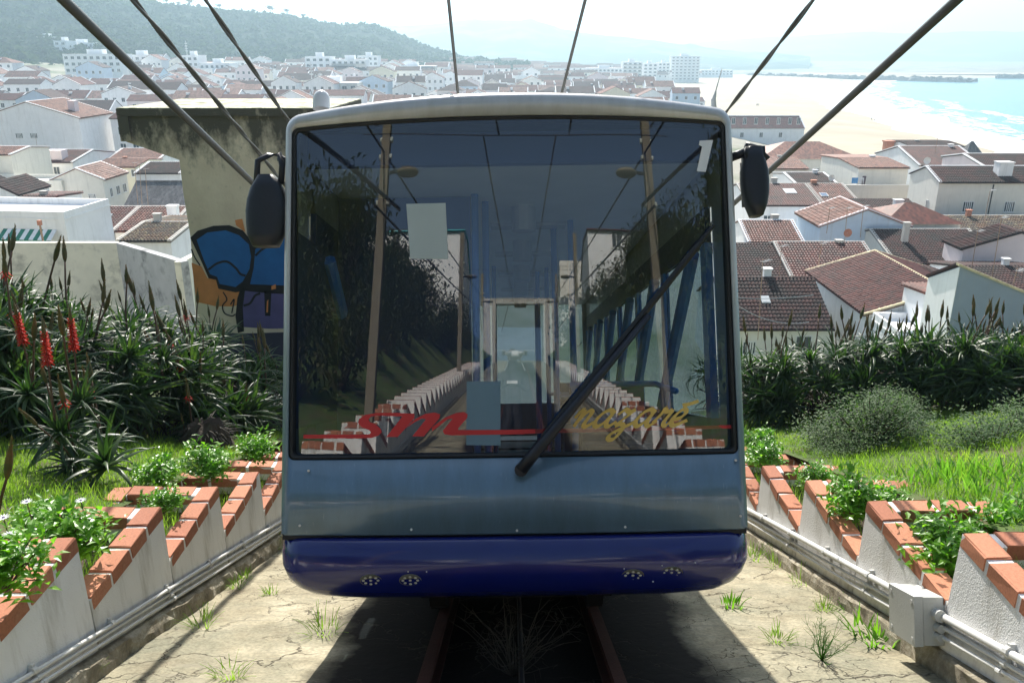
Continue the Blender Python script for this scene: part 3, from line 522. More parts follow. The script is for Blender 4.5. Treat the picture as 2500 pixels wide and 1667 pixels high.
for ch in ['n', 'a', 'z', 'a', 'r', 'e']:
    wd, strokes = GL[ch]
    if ch == 'e': strokes = strokes + [[(.36, 1.22), (.62, 1.30), (.98, 1.48)]]
    for st_ in strokes:
        C = catmull(st_); Q = [(cxp+(p[0]+.34*p[1])*ew, 1232-p[1]*xh-(cxp-452)*.012) for p in C]
        for i in range(len(Q)-1):
            dx, dy = Q[i+1][0]-Q[i][0], Q[i+1][1]-Q[i][1]; L_ = math.hypot(dx, dy)+1e-6; nib = np.array([.78, -.62]); hw_ = 8+14*abs(dx*nib[1]-dy*nib[0])/L_
            ex, ey = -dy/L_*hw_, dx/L_*hw_; ux, uy = dx/L_*3, dy/L_*3
            polys.append(px6([(Q[i][0]+ex-ux, Q[i][1]+ey-uy), (Q[i+1][0]+ex+ux, Q[i+1][1]+ey+uy), (Q[i+1][0]-ex+ux, Q[i+1][1]-ey+uy), (Q[i][0]-ex-ux, Q[i][1]-ey-uy)]))
    cxp += wd*ew*.94
mbn = MB()
for i, P in enumerate(polys): mbn.add([(x, yc(x)+gy(z)-.0075-.00003*(i % 40), z) for x, z in P], [(0, 1, 2, 3)])
mbn.build('windscreen_lettering', MT['gold'], TRAM)['label'] = 'gold script word with an accented last letter'
film('paper_sheet', [[W(*p) for p in ((992, 496), (1088, 494), (1095, 631), (1002, 630))]], MT['paper'], off=-.003)['label'] = 'blank white paper sheet behind the windscreen'
film('notice_board', [[W(*p) for p in ((1140, 931), (1222, 930), (1222, 1089), (1139, 1088))]], MT['bluepaper'], off=-.003)['label'] = 'pale blue sheet low behind the windscreen'
# the body flares a little towards the floor
_seen = set()
def _flare(o):
    for c_ in o.children:
        _flare(c_)
        if c_.type == 'MESH' and c_.data.name not in _seen and not c_.name.startswith(('headlamp', 'lamp_lens')):
            _seen.add(c_.data.name)
            for v_ in c_.data.vertices: v_.co.x *= 1 + .011*(3.1-v_.co.z)
_flare(TRAM)
# ================================================================== stepped planters, pipes, kerbs
m = bpy.data.materials.new('brick_tile'); g = NT(m); v = g.coord(); oi = g.n('ObjectInfo')
c = g.ramp(oi.outputs['Random'], [(0, (.33, .115, .058)), (.5, (.41, .155, .08)), (1, (.50, .205, .11))])
sp = g.ramp(g.noise(v, 60, 4, .7).outputs[0], [(.3, (.72, .7, .68)), (.55, (1, 1, 1))]); c = g.mix(1, c, sp, 'MULTIPLY'); f = g.ramp(g.noise(v, 7, 5, .7).outputs[0], [(.55, (0, 0, 0)), (.75, (.5, .5, .5))]); c = g.mix(f, c, (.46, .27, .17))
g.l(c, g.b.inputs['Base Color']); g.b.inputs['Roughness'].default_value = .82; g.bump(g.noise(v, 90, 3).outputs[0], .3, .004); MT['brick'] = m
m = bpy.data.materials.new('planter_render'); g = NT(m); v = g.coord(); n1 = g.noise(v, 1.3, 6, .65); c = g.ramp(n1.outputs[0], [(.3, (.76, .75, .73)), (.7, (.86, .85, .83))])
f = g.ramp(g.noise(g.coord('Object', (5, 5, .9)), 1.4, 6, .7).outputs[0], [(.50, (0, 0, 0)), (.72, (.65, .65, .65))]); c = g.mix(f, c, (.38, .35, .29)); g.l(c, g.b.inputs['Base Color']); g.b.inputs['Roughness'].default_value = .9
vo = g.n('TexVoronoi'); vo.inputs['Scale'].default_value = 120; g.l(v, vo.inputs[0]); g.bump(g.math('ADD', vo.outputs[0], g.noise(v, 30, 4).outputs[0]), .35, .006); MT['render'] = m
def brickmesh(l, w_, h, seed):
    r_ = np.random.RandomState(seed); b_ = .006
    V = []
    for z, q in ((0, 0), (h-b_, 0), (h, b_)):
        V += [(-l/2+q, -w_/2+q, z), (l/2-q, -w_/2+q, z), (l/2-q, w_/2-q, z), (-l/2+q, w_/2-q, z)]
    V = np.array(V)+r_.normal(size=(12, 3))*.0028
    F = [(3, 2, 1, 0)] + [(k*4+i, k*4+(i+1) % 4, (k+1)*4+(i+1) % 4, (k+1)*4+i) for k in range(2) for i in range(4)] + [(8, 9, 10, 11)]
    return mkmesh('brick', V, F, MT['brick'])
BRS = {s: [brickmesh(l, .138, .086, i) for i in range(4)] for s, l in ((1, .244), (-1, .218))}; BRX = [brickmesh(.232, .138, .086, 9+i) for i in range(3)]
def planter(side, t_far, pitch, ntop, label, grp, single=True):
    xw = .05+side*2.4                                   # inner face of the wall along the track
    P = T(xw, t_far, ntop); Y1, zt_ = P[1], P[2]; Ln = pitch*math.cos(ANG); Y0 = Y1-Ln; wd = .82; th = .13
    base = (xw, (Y0+Y1)/2, ztrack((Y0+Y1)/2)); pl = thing('planter_box', label, 'planter', base, group=grp)
    xi, xo = (xw, xw+side*th); xa, xb = xw+side*(wd-th), xw+side*wd
    zb = lambda y: ztrack(y)-.12
    def wall(x0, x1, y0, y1, mbx): 
        mbx.hexa([(min(x0,x1), y0, zb(y0)), (max(x0,x1), y0, zb(y0)), (max(x0,x1), y1, zb(y1)), (min(x0,x1), y1, zb(y1)), (min(x0,x1), y0, zt_-.013), (max(x0,x1), y0, zt_-.013), (max(x0,x1), y1, zt_-.013), (min(x0,x1), y1, zt_-.013)])
    mb = MB(); wall(xi, xo, Y0+.012, Y1-.003, mb); wall(xa, xb, Y0+.014, Y1-.003, mb); wall(xo, xa, Y1-th, Y1-.003, mb)
    mb.build('wall', MT['render'], pl, origin=base)
    MB().box(min(xo, xa), max(xo, xa), Y0+.01, Y1-th, zt_-.5, zt_-.16).build('soil', MT['soil'], pl, origin=base)
    i = 0; zbk = zt_-.086
    def put(me, x, y, rz):
        o = bpy.data.objects.new('brick', me); COL.objects.link(o); o.parent = pl; o.location = (x-base[0], y-base[1], zbk-base[2]); o.rotation_euler = (rnd.gauss(0, .0035), rnd.gauss(0, .0035), rz+rnd.gauss(0, .012)); o.scale = (1+rnd.gauss(0, .012), 1+rnd.gauss(0, .012), 1)
    nb = max(2, int(round(Ln/.278))); st = Ln/nb
    if not single:
        mb = MB()
        for k in range(nb):
            for xx in (xw+side*th/2, xw+side*(wd-th/2)): mb.box(xx-.07, xx+.07, Y1-.005-(k+1)*st+.03, Y1-.005-k*st, zbk, zt_)
        mb.box(min(xo, xa), max(xo, xa), Y1-th, Y1-.005, zbk, zt_-.002); mb.build('coping', MT['brick'], pl, origin=base, kind='stuff'); return pl
    for k in range(nb):
        put(BRS[side][k % 4], xw+side*th/2, Y1-(.127 if side > 0 else .113)-k*st, R(90)); put(BRS[side][(k+2) % 4], xw+side*(wd-th/2), Y1-(.127 if side > 0 else .113)-k*st, R(90))
    for k in range(2): put(BRX[k], xw+side*(th+.035+.125+k*.265), Y1-th/2, 0)
    return pl
RT_T = [4.5+1.19*i for i in range(-1, 8)]; LT_T = [4.46+1.07*i for i in range(-1, 8)]
nm = {0: 'nearest the camera and cut by the frame edge', 1: 'second up from the frame edge', 2: 'third along', 3: 'fourth along', 4: 'fifth along, beside the tram'}
for j, t_ in enumerate(RT_T): planter(1, t_, 1.19, .835, 'white planter box with brick coping right of the track, ' + (ordw(j+1)+' from the camera'), 'brick-topped planters right of the track')
for j, t_ in enumerate(LT_T): planter(-1, t_, 1.07, .815, 'white planter box with brick coping left of the track, ' + (ordw(j+1)+' from the camera'), 'brick-topped planters left of the track')
for j in range(36):                                       # up the hill behind the camera (they show in the windscreen)
    for sd_, p_, t0 in ((1, 1.19, RT_T[0]), (-1, 1.07, LT_T[0])):
        planter(sd_, t0-(j+1)*p_, p_, .82, 'white planter box reflected in the windscreen, %s side of the track' % ('left' if sd_ < 0 else 'right'), 'planters up the hill %s' % ('left' if sd_ < 0 else 'right'), j < 8)
# rough kerb under each wall
m = bpy.data.materials.new('rough_kerb'); g = NT(m); v = g.coord(); c = g.ramp(g.noise(v, 5, 7, .75).outputs[0], [(.3, (.14, .12, .085)), (.48, (.33, .29, .21)), (.66, (.58, .54, .44))]); g.l(c, g.b.inputs['Base Color']); g.b.inputs['Roughness'].default_value = .95; g.bump(g.noise(v, 30, 7, .75).outputs[0], 1.0, .03); MT['kerb'] = m
for s_ in (-1, 1):
    tt = np.linspace(-18, 15, 420); V = []
    for t_ in tt:
        j = lambda k: .012*(vnoise(t_*9, k*7+s_, 1, k)-.5)*2
        for x, n in ((2.42, -.1), (2.335+j(1), -.05), (2.34+j(2), .055+j(5)), (2.35+j(3), .105+j(4)), (2.375, .125), (2.42, .128)): V.append((.05+s_*x, t_, n))
    F = [(i*6+k, i*6+k+1, (i+1)*6+k+1, (i+1)*6+k)[::s_] for i in range(len(tt)-1) for k in range(5)]
    obj('kerb', mkmesh('kerb', V, F, MT['kerb'], smooth=False), mat=TM, kind='structure')
# pipes and clips
MT['pipe'] = mat('grey_pipe', (.62, .62, .60), .45, .06, 6, .05, 30); MT['pipeclip'] = mat('pipe_clip', (.55, .55, .53), .5, .05)
for s_, side in ((-1, 'left'), (1, 'right')):
    for k, (n, r_, off) in enumerate(((.335, .022, .03), (.265, .013, .026), (.215, .012, .03)) if s_ > 0 else ((.245, .012, .022), (.20, .010, .022), (.165, .010, .03))):
        row = ('top', 'middle', 'bottom')[k]
        x = .05+s_*(2.4-off); segs = [(-16, 14.5)]
        t_ = thing('conduit_pipe', 'grey conduit pipe clipped along the %s planter wall, %s of three' % (side, row), 'pipe', mat=TM, group='conduit pipes on the planter walls')
        mb = MB(); pts = [(x+.004*math.sin(q*1.7+k), q, n+.006*math.sin(q*1.1+k*2)) for q in np.linspace(-16, 14.5, 70)]; mb.tube(pts, r_, 10); mb.build('tube', MT['pipe'], t_, smooth=True)
        for q in np.arange(-2.2, 10, .78 if k == 0 else 1.56):
            yy = q+.04*k; mb = MB(); mb.tube([(x, yy, n), (x, yy+.035, n)], r_+.007, 10); mb.box(min(x, x+s_*.04), max(x, x+s_*.04), yy+.005, yy+.03, n+r_*.6, n+r_+.02); mb.build('pipe_clip', MT['pipeclip'], t_)
# junction box on the right wall
x0, n0 = att(2117, 1409, 4.66); x1, n1 = att(2235, 1556, 4.45)
jb = thing('junction_box', 'grey plastic junction box where the pipes meet on the right planter wall', 'junction box', mat=TM @ Matrix.Translation((2.45, 4.86, .18)))
MT['boxgrey'] = mat('box_grey', (.46, .47, .45), .55, .06, 4, .08, 60)
rs = lambda a, b, z0, z1: None
mb = MB(); mb.box(-.12, -.005, -.15, .15, -.02, .25); mb.build('case', MT['boxgrey'], jb)
mb = MB(); mb.box(-.175, -.124, -.155, .155, -.025, .255); mb.build('lid', MT['boxgrey'], jb)
for dy in (-.125, .125):
    for dz in (.01, .22): MB().tube([(-.178, dy, dz), (-.17, dy, dz)], .013, 10).build('lid_screw', MT['pipeclip'], jb)
for n in (.155, .085, .035): 
    for d_ in (-1, 1): MB().tube([(-.045, d_*.15, n), (-.045, d_*.20, n)], .034 if n > .1 else .024, 12).build('pipe_gland', MT['boxgrey'], jb)
# ================================================================== vegetation
MT['aloe'] = leafmat('aloe_leaf', ((.011, .031, .013), (.026, .058, .018), (.078, .115, .036)), .3, .42, 5, (1.8, 2.2, .8), .4)
MT['aloe_dry'] = leafmat('aloe_dry', ((.018, .014, .009), (.035, .028, .017), (.075, .06, .036)), .15, .8, 4, (1, 1, 1))
MT['spike_bud'] = leafmat('spike_bud', ((.07, .085, .03), (.13, .11, .04), (.22, .12, .05)), .15, .6, 14, (1.2, 1, .6))
MT['spike_stem'] = mat('spike_stem', (.12, .07, .045), .7, .2, 12); MT['spike_red'] = leafmat('spike_red', ((.50, .03, .02), (.66, .05, .03), (.78, .12, .05)), .35, .45, 12, (1.2, .9, .8))
MT['grass'] = leafmat('grass_blade', ((.12, .23, .022), (.21, .36, .045), (.36, .45, .10)), .55, .55, .9, (1.3, 1.35, .7)); MT['grass2'] = leafmat('strap_leaf', ((.05, .14, .02), (.09, .21, .03), (.14, .27, .05)), .5, .4, 2)
MT['leaf'] = leafmat('shrub_leaf', ((.075, .20, .012), (.14, .32, .024), (.24, .43, .05)), .5, .35, 7, (1.3, 1.5, .6), .5); MT['leafd'] = leafmat('bush_leaf', ((.022, .052, .012), (.05, .11, .022), (.11, .19, .04)), .4, .6, 3); MT['twig'] = mat('twig', (.085, .06, .04), .9, .3, 20)
MT['drytwig'] = mat('dry_stalk', (.06, .05, .038), .9, .2, 20); MT['petal'] = leafmat('daisy_petal', ((.75, .74, .80), (.80, .80, .84), (.86, .86, .88)), .3, .6, 3, (1, 1, 1)); MT['daisyeye'] = mat('daisy_eye', (.10, .08, .18), .7)
def leafstrip(phi, el, L, wd, curl, k=7, fold=.35, base=(0, 0, 0), twist=0.0):
    P = [np.array(base, float)]; a = el
    for i in range(k): P.append(P[-1]+L/k*np.array([math.cos(a)*math.cos(phi), math.cos(a)*math.sin(phi), math.sin(a)])); a -= curl/k*(.5+1.2*i/k)
    side = np.array([-math.sin(phi), math.cos(phi), 0]); V = []; F = []
    for i, p in enumerate(P):
        u = i/k; w_ = wd*(1-u**1.6)*(.75+.5*min(1, u*3)) if i < k else 0.0015
        tg = P[min(i+1, k)]-P[max(i-1, 0)]; tg /= np.linalg.norm(tg); nn = np.cross(side, tg); 
        V += [p-side*w_+nn*-fold*w_*-1, p-nn*w_*.15, p+side*w_+nn*fold*w_]
    for i in range(k):
        for j in (0, 1): F.append((i*3+j, i*3+j+1, (i+1)*3+j+1, (i+1)*3+j))
    return np.array(V), F
def rosette(seed, n=26, R0=.42, teeth=False):
    r_ = random.Random(seed); mb = MB()
    for i in range(n):
        u = i/(n-1); phi = i*2.399+r_.uniform(-.3, .3); el = R(82-78*u+r_.uniform(-10, 10)); L = R0*(.75+.45*u)*r_.uniform(.8, 1.2)
        V, F = leafstrip(phi, el, L, .0175*r_.uniform(.8, 1.25), r_.uniform(.6, 3.4)*(.6+.7*u), 8, .45); mb.add(V, F)
        if teeth:
            for k in range(1, 14): 
                q = k/14*6; i0 = int(q); 
                for e in (0, 2): p = V[i0*3+e]*(1-(q-i0))+V[(i0+1)*3+e]*(q-i0); c_ = V[i0*3+1]; d = (p-c_); d /= np.linalg.norm(d)+1e-9; tg = V[(i0+1)*3+e]-V[i0*3+e]; tg /= np.linalg.norm(tg)+1e-9; mb.add([p-tg*.004, p+tg*.004, p+d*.009+tg*.003], [(0, 1, 2)])
    return mb
ROS = [rosette(i, 28+i % 4*4, .46+.06*(i % 3)).mesh('aloe_leaves', MT['aloe'], True) for i in range(8)]
def spike_mesh(kind, seed):
    r_ = random.Random(seed); mb = MB(); H = r_.uniform(.42, .60); bend = r_.uniform(-.12, .12) if kind < 2 else r_.uniform(-.05, .05)
    st_ = [np.array([bend*(1-math.cos(u*1.5)) * 1.3, .3*bend*u*u, H*u]) for u in np.linspace(0, 1, 8)]; mb.tube(st_, np.linspace(.011, .008, 8), 6, 1)
    top = st_[-1]; d = st_[-1]-st_[-2]; d = d/np.linalg.norm(d); d = d*.6+np.array([0, 0, .4]); d /= np.linalg.norm(d); Ls = r_.uniform(.20, .30)
    if kind < 3:
        rr = [.010, .019, .022, .021, .017, .012, .005, .001]; mb.tube([top+d*Ls*u for u in np.linspace(-.02, 1, 8)], rr, 8, 0)
        a = np.cross(d, (1., 0, 0)); b = np.cross(d, a)
        for k in range(46 if kind < 2 else 60):
            u = k/46 if kind < 2 else k/60*.9; th = k*2.4; rad = np.interp(u, np.linspace(0, 1, 8), rr); o = a*math.cos(th)+b*math.sin(th); p = top+d*Ls*u+o*rad
            red = (kind == 1 and u < .22) 
            if red: q = p+o*.035-d*.03; mb.tube([p, q], [.005, .003], 4, 2)
            else: mb.add([p-np.cross(o, d)*.005, p+np.cross(o, d)*.005, p+d*.022+o*.006], [(0, 1, 2)], 0)
    else:
        a = np.cross(d, (1., 0, 0)); a /= np.linalg.norm(a); b = np.cross(d, a); mb.tube([top, top+d*.26], [.012, .006], 6, 1); mb.tube([top+d*.22, top+d*.30, top+d*.40], [.018, .016, .001], 6, 0)
        for k in range(90):
            u = k/90; th = k*2.4; o = a*math.cos(th)+b*math.sin(th); p = top+d*.25*u; dr = -.9+1.5*u; q = p+(o*(.050-.02*u)+d*.034*dr); mb.tube([p, (p+q)/2+d*.004, q], [.006, .0065, .004], 5, 2)
    return mb.mesh('flower_spike', [MT['spike_bud'], MT['spike_stem'], MT['spike_red']], True)
SPK = [spike_mesh(0, i) for i in range(5)] + [spike_mesh(1, 10+i) for i in range(3)] + [spike_mesh(3, 20+i) for i in range(3)]
def aloe(x, t, n, tilt, az, s_, spikes, label, grp):
    up = Vector((math.sin(tilt)*math.cos(az), math.sin(tilt)*math.sin(az), math.cos(tilt))); q = up.to_track_quat('Z', 'Y')
    base = TM @ Vector((x, t, n)); al = thing('aloe_plant', label, 'aloe', base, group=grp)
    o = obj('aloe_leaves', ROS[rnd.randrange(8)], al, kind='stuff'); o.rotation_mode = 'QUATERNION'; o.rotation_quaternion = q; o.scale = (s_, s_, s_)
    for k, (me, lean, la, ss) in enumerate(spikes):
        f = obj('flower_spike', me, al); f.scale = (ss,)*3; f.rotation_euler = (lean*math.cos(la), lean*math.sin(la), rnd.uniform(0, 6.28)); f.location = (rnd.uniform(-.06, .06), rnd.uniform(-.06, .06), .05)
    return al
def spk(kind=None, big=1.0):
    me = SPK[rnd.randrange(5)] if kind is None else (SPK[5+rnd.randrange(3)] if kind == 1 else SPK[8+rnd.randrange(3)])
    return (me, abs(rnd.gauss(0, .16)), rnd.uniform(0, 6.28), big*rnd.uniform(.6, 1.3))
# left hedge
dryV = []; 
def ltop(x, t):                                           # hedge top surface, n
    return np.interp(x, [-9, -6.2, -5.0, -4.2, -3.7, -3.2], [2.75, 2.7, 2.55, 2.3, 2.0, 1.25])
k = 0
for i in range(170):
    x = rnd.uniform(-8.2, -3.35); t0 = np.interp(x, [-8, -5, -4, -3.2], [7.0, 8.2, 9.6, 11.4]); t1 = t0+3.4; t = rnd.uniform(t0, t1); base = float(lawn_n(x, t)); top_ = ltop(x, t)*min(1, .72+.28*(t-t0)/1.2) if t < t0+1.2 else ltop(x, t)
    u = 1.0 if rnd.random() < .55 else rnd.uniform(.25, .95)
    n = base+(top_-base-.25)*u
    if u < .95: t = t0+rnd.uniform(-.05, .35)
    sp_ = [spk() for _ in range(rnd.choice((0, 1, 1, 1, 2)))] if u > .9 else ([spk(1)] if rnd.random() < .16 else [])
    aloe(x, t, n, R(rnd.uniform(5, 50)) if u > .9 else R(rnd.uniform(40, 75)), rnd.uniform(0, 6.28) if u > .9 else R(-90+rnd.uniform(-50, 50)), rnd.uniform(.85, 1.3), sp_, 'aloe rosette in the dense flowering hedge left of the tram', 'aloes of the left hedge')
for (px, py, t, kd) in ((76, 795, 7.3, 3), (208, 815, 7.2, 3), (155, 880, 6.9, 3), (262, 930, 7.6, 1), (190, 960, 7.0, 1), (0, 1110, 5.6, 3), (475, 960, 9.6, 1), (62, 660, 7.8, 1), (470, 765, 11.0, 1)):
    x, n = att(px, py, t); me = SPK[8+rnd.randrange(3)] if kd == 3 else SPK[5+rnd.randrange(3)]
    aloe(x, t, n-.62, R(30), R(-90), .8, [(me, .06, 0, 1.0), spk(None, .9)], {76: 'aloe with a tall red flower nearest the left frame edge, upper hedge', 208: 'aloe carrying the right one of the two big red flowers', 155: 'aloe carrying the lowest big red flower of the left hedge', 262: 'aloe with a half open red flower low in the left hedge', 190: 'aloe with slim reddish spikes below the lowest big red flower', 0: 'aloe at the left frame edge with one orange red flower', 475: 'aloe with a small red bud in the shade near the tram', 62: 'aloe with tall spikes against the plain wall', 470: 'aloe with a reddish spike against the graffiti wall'}[px], None)
# free-standing rosettes with every leaf its own piece
for (px, py, t, s_, lb) in ((258, 1105, 6.9, 1.0, 'free-standing aloe rosette with arching leaves on the left lawn'), (165, 1060, 7.2, 1.05, 'aloe rosette behind the free-standing one on the left lawn'), (360, 1000, 9.3, .7, 'small young aloe rosette at the foot of the left hedge'), (640, 965, 11.6, .7, 'small aloe rosette in the shade beside the tram')):
    x, n = att(px, py, t); r_ = random.Random(px); al = thing('aloe_plant', lb, 'aloe', TM @ Vector((x, t, n-.12)))
    for i in range(24):
        u = i/23; V, F = leafstrip(i*2.399+r_.uniform(-.3, .3), R(84-84*u+r_.uniform(-9, 9)), .46*s_*(.7+.5*u)*r_.uniform(.85, 1.15), .027*s_, r_.uniform(.5, 1.9)*(.5+.7*u), 8, .5)
        obj('leaf', mkmesh('leaf', V, F, MT['aloe'], smooth=True), al)
# right hedge
for i in range(215):
    x = rnd.uniform(3.35, 9.6); t0 = np.interp(x, [3.3, 4.2, 6, 9.6], [11.8, 11.2, 10.6, 10.4]); t = rnd.uniform(t0, t0+3.2); base = float(lawn_n(x, t)); top_ = 2.12+.25*vnoise(x*2, t*2, 2.2, 4)-.15+.05*(x-4)
    u = 1.0 if rnd.random() < .6 else rnd.uniform(.2, .95); n = base+(top_-base-.25)*u
    if u < .95: t = t0+rnd.uniform(-.05, .3)
    sp_ = [spk(None, .85) for _ in range(rnd.choice((0, 1, 1, 2)))] if u > .9 else []
    aloe(x, t, n, R(rnd.uniform(5, 50)) if u > .9 else R(rnd.uniform(40, 75)), rnd.uniform(0, 6.28) if u > .9 else R(-90+rnd.uniform(-50, 50)), rnd.uniform(.8, 1.2), sp_, 'aloe rosette in the dense budding hedge right of the tram', 'aloes of the right hedge')
# dry inner mass of both hedges
def drymass(name, xr, tf, topf, label, n=2600):
    Vs = []; Fs = []; k = 0
    for i in range(n):
        x = NR.uniform(*xr); t0 = tf(x); t = t0+.25+NR.random()*2.6; b_ = float(lawn_n(x, t)); nn = b_+(topf(x)-b_-.35)*NR.random()
        V, F = leafstrip(NR.random()*6.28, NR.uniform(-.9, .6), .4, .03, NR.uniform(0, 1.5), 3, .3, (x, t, nn)); Vs.append(V); Fs += [[q+k for q in f] for f in F]; k += len(V)
    obj(name, mkmesh(name, np.vstack(Vs), Fs, MT['aloe_dry']), mat=TM, kind='stuff', label=label, cat='dry leaves')
drymass('dry_undergrowth', (-8.4, -3.3), lambda x: float(np.interp(x, [-8, -5, -4, -3.2], [7.0, 8.2, 9.6, 11.4])), lambda x: float(ltop(x, 0)), 'dry dead leaves inside the left aloe hedge')
drymass('dry_undergrowth', (3.35, 9.8), lambda x: float(np.interp(x, [3.3, 4.2, 6, 9.6], [11.8, 11.2, 10.6, 10.4])), lambda x: 2.15, 'dry dead leaves inside the right aloe hedge')
# grass
def blades(name, n, fx, lmin, lmax, wd, mt, label, lean=.55, mat_=TM):
    P = fx(n); n = len(P); L = NR.uniform(lmin, lmax, n)*(.6+.8*vnoise(P[:, 0]*3, P[:, 1]*3, 1.1, 6)); th = NR.uniform(0, 6.283, n); ln = NR.uniform(.1, lean, n); ph = NR.uniform(0, 6.283, n)
    s_ = np.stack([np.cos(th), np.sin(th), np.zeros(n)], 1)*(wd*NR.uniform(.6, 1.3, n))[:, None]; d = np.stack([np.cos(ph)*ln, np.sin(ph)*ln, np.ones(n)], 1); d[:, 1] -= .38*0; d /= np.linalg.norm(d, axis=1)[:, None]
    d2 = d.copy(); d2[:, :2] *= 2.2; d2 /= np.linalg.norm(d2, axis=1)[:, None]; M_ = P+d*(L*.55)[:, None]; Tp = M_+d2*(L*.5)[:, None]
    V = np.stack([P-s_, P+s_, M_+s_*.8, M_-s_*.8, Tp], 1).reshape(-1, 3); o = np.arange(n)[:, None]*5
    F = [np.concatenate([o+0, o+1, o+2, o+3], 1), np.concatenate([o+3, o+2, o+4], 1)]
    return obj(name, mkmesh(name, V, list(F[0])+list(F[1]), mt), mat=mat_, kind='stuff', label=label, cat='grass')
def lawn_pts(sgn, x0, x1, t0, t1, cond=None, clump=.35):
    def f(n):
        x = NR.uniform(x0, x1, n); t = NR.uniform(t0, t1, n); k = vnoise(x*1.0+70, t+30, .55, 12) > clump-.35*NR.random(n)
        if cond is not None: k &= cond(x, t)
        x, t = x[k]*sgn+.05, t[k]; return np.stack([x, t, lawn_n(x, t)-.02], 1)
    return f
blades('grass', 42000, lawn_pts(-1, 3.08, 6.4, 3.4, 13.0), .05, .12, .0038, MT['grass'], 'sunlit grass on the bank left of the planters')
blades('grass', 46000, lawn_pts(1, 3.08, 7.2, 3.4, 13.0), .05, .11, .0038, MT['grass'], 'sunlit grass on the bank right of the planters')
blades('strap_leaves', 1100, lawn_pts(1, 3.25, 5.4, 5.2, 7.6, lambda x, t: t < 8.3-.28*x, .3), .12, .22, .010, MT['grass2'], 'thick upright strap leaves on the right bank')
def plant_pts(side, tf, pitch, ntop, cnt):
    xw = .05+side*2.4; P = T(xw, tf, ntop); n = cnt; x = NR.uniform(.15, .67, n)*side+xw; y = P[1]-NR.uniform(.14, pitch*.9, n); w_ = np.stack([x, y, np.full(n, P[2]-.16)], 1); return (w_-np.array(TM.translation))@np.stack([RT, TD, TN], 1)
PP = np.vstack([plant_pts(1, t_, 1.19, .835, 420) for t_ in RT_T[:6]]+[plant_pts(-1, t_, 1.07, .815, 420) for t_ in LT_T[:6]])
blades('grass', len(PP), lambda n: PP, .06, .17, .0035, MT['grass'], 'tufts of grass growing inside the planters')
# leafy shrubs
def shrub_mesh(seed, nl=520, rx=.24, rz=.22, leafl=.06, mt='leaf', stems=9, ll=2.1):
    r_ = np.random.RandomState(seed); mb = MB(); tips = []
    for i in range(stems):
        th = r_.rand()*6.28; q = r_.rand()**.6; tip = np.array([rx*q*math.cos(th), rx*q*math.sin(th), rz*(1.5-.7*q*q)*(.55+.65*r_.rand())]); tips.append(tip); mb.tube([(0, 0, 0), tip*.5+np.array([0, 0, .03]), tip], [.007, .005, .003], 5, 1)
    for i in range(nl):
        tip = tips[r_.randint(len(tips))]; u = .35+.65*r_.rand()**.5; c = tip*u+r_.normal(size=3)*np.array([.05, .05, .035])*(rx/.24); th = r_.rand()*6.28; el = r_.uniform(-.2, 1.1); d = np.array([math.cos(th)*math.cos(el), math.sin(th)*math.cos(el), math.sin(el)]); L = leafl*r_.uniform(.6, 1.25); s_ = np.cross(d, (0, 0, 1.)); s_ /= np.linalg.norm(s_)+1e-9; nn = np.cross(s_, d); w_ = L/ll/2
        mb.add([c, c+d*L*.5+s_*w_+nn*.3*w_, c+d*L-nn*.15*L, c+d*L*.5-s_*w_+nn*.3*w_, c+d*L*.5], [(0, 1, 4), (1, 2, 4), (2, 3, 4), (3, 0, 4)])
    return mb
SHR = [shrub_mesh(i, 800, .25, .22, .078, stems=20, ll=2.3).mesh('leaves', [MT['leaf'], MT['twig']], False) for i in range(5)]
SL = [(18, 1375, 3.85, .80, 'large glossy shrub spilling out of the nearest left planter'), (172, 1305, 4.9, .95, 'rounded glossy shrub in the second visible left planter'), (100, 1268, 5.2, .6, 'leafy shrub behind the rounded one on the left lawn edge'), (508, 1130, 7.5, .9, 'upright leafy shrub standing over the left planter coping'), (392, 1155, 7.0, .75, 'low spreading shrub beside the left planters'), (400, 1225, 6.2, .55, 'low grassy shrub inside a left planter'), (632, 1095, 8.6, .8, 'bright low shrub next to the left of the tram'),
      (1865, 1120, 8.6, .8, 'bright shrub next to the right edge of the tram'), (1850, 1080, 9.6, .85, 'pale silvery shrub right of the tram pillar'), (1990, 1165, 7.5, .7, 'small shrub in the farthest right planter'), (2085, 1215, 6.5, 1.0, 'upright bright shrub in the second right planter'), (2160, 1240, 6.3, .8, 'rounded low shrub beside the upright one in the right planter'), (2290, 1330, 5.25, 1.05, 'glossy rounded shrub in the third right planter'), (2440, 1285, 5.5, .9, 'glossy shrub on the right bank by the frame edge'), (2480, 1380, 4.7, .6, 'low glossy shrub against the brick coping at the right')]
for px, py, t, s_, lb in SL:
    x, n = att(px, py, t); sh = thing('leafy_shrub', lb, 'shrub', TM @ Vector((x, t, n-.16*s_)), group='bright shrubs along the planters'); o = obj('leaves', SHR[rnd.randrange(5)], sh, kind='stuff'); o.scale = (s_*1.05,)*3; o.rotation_euler = (0, 0, rnd.uniform(0, 6.28))
BSH = [shrub_mesh(40+i, 5200, .52, .46, .042, 'leafd', 60, 2.4).mesh('leaves', [MT['leafd'], MT['twig']], False) for i in range(2)]
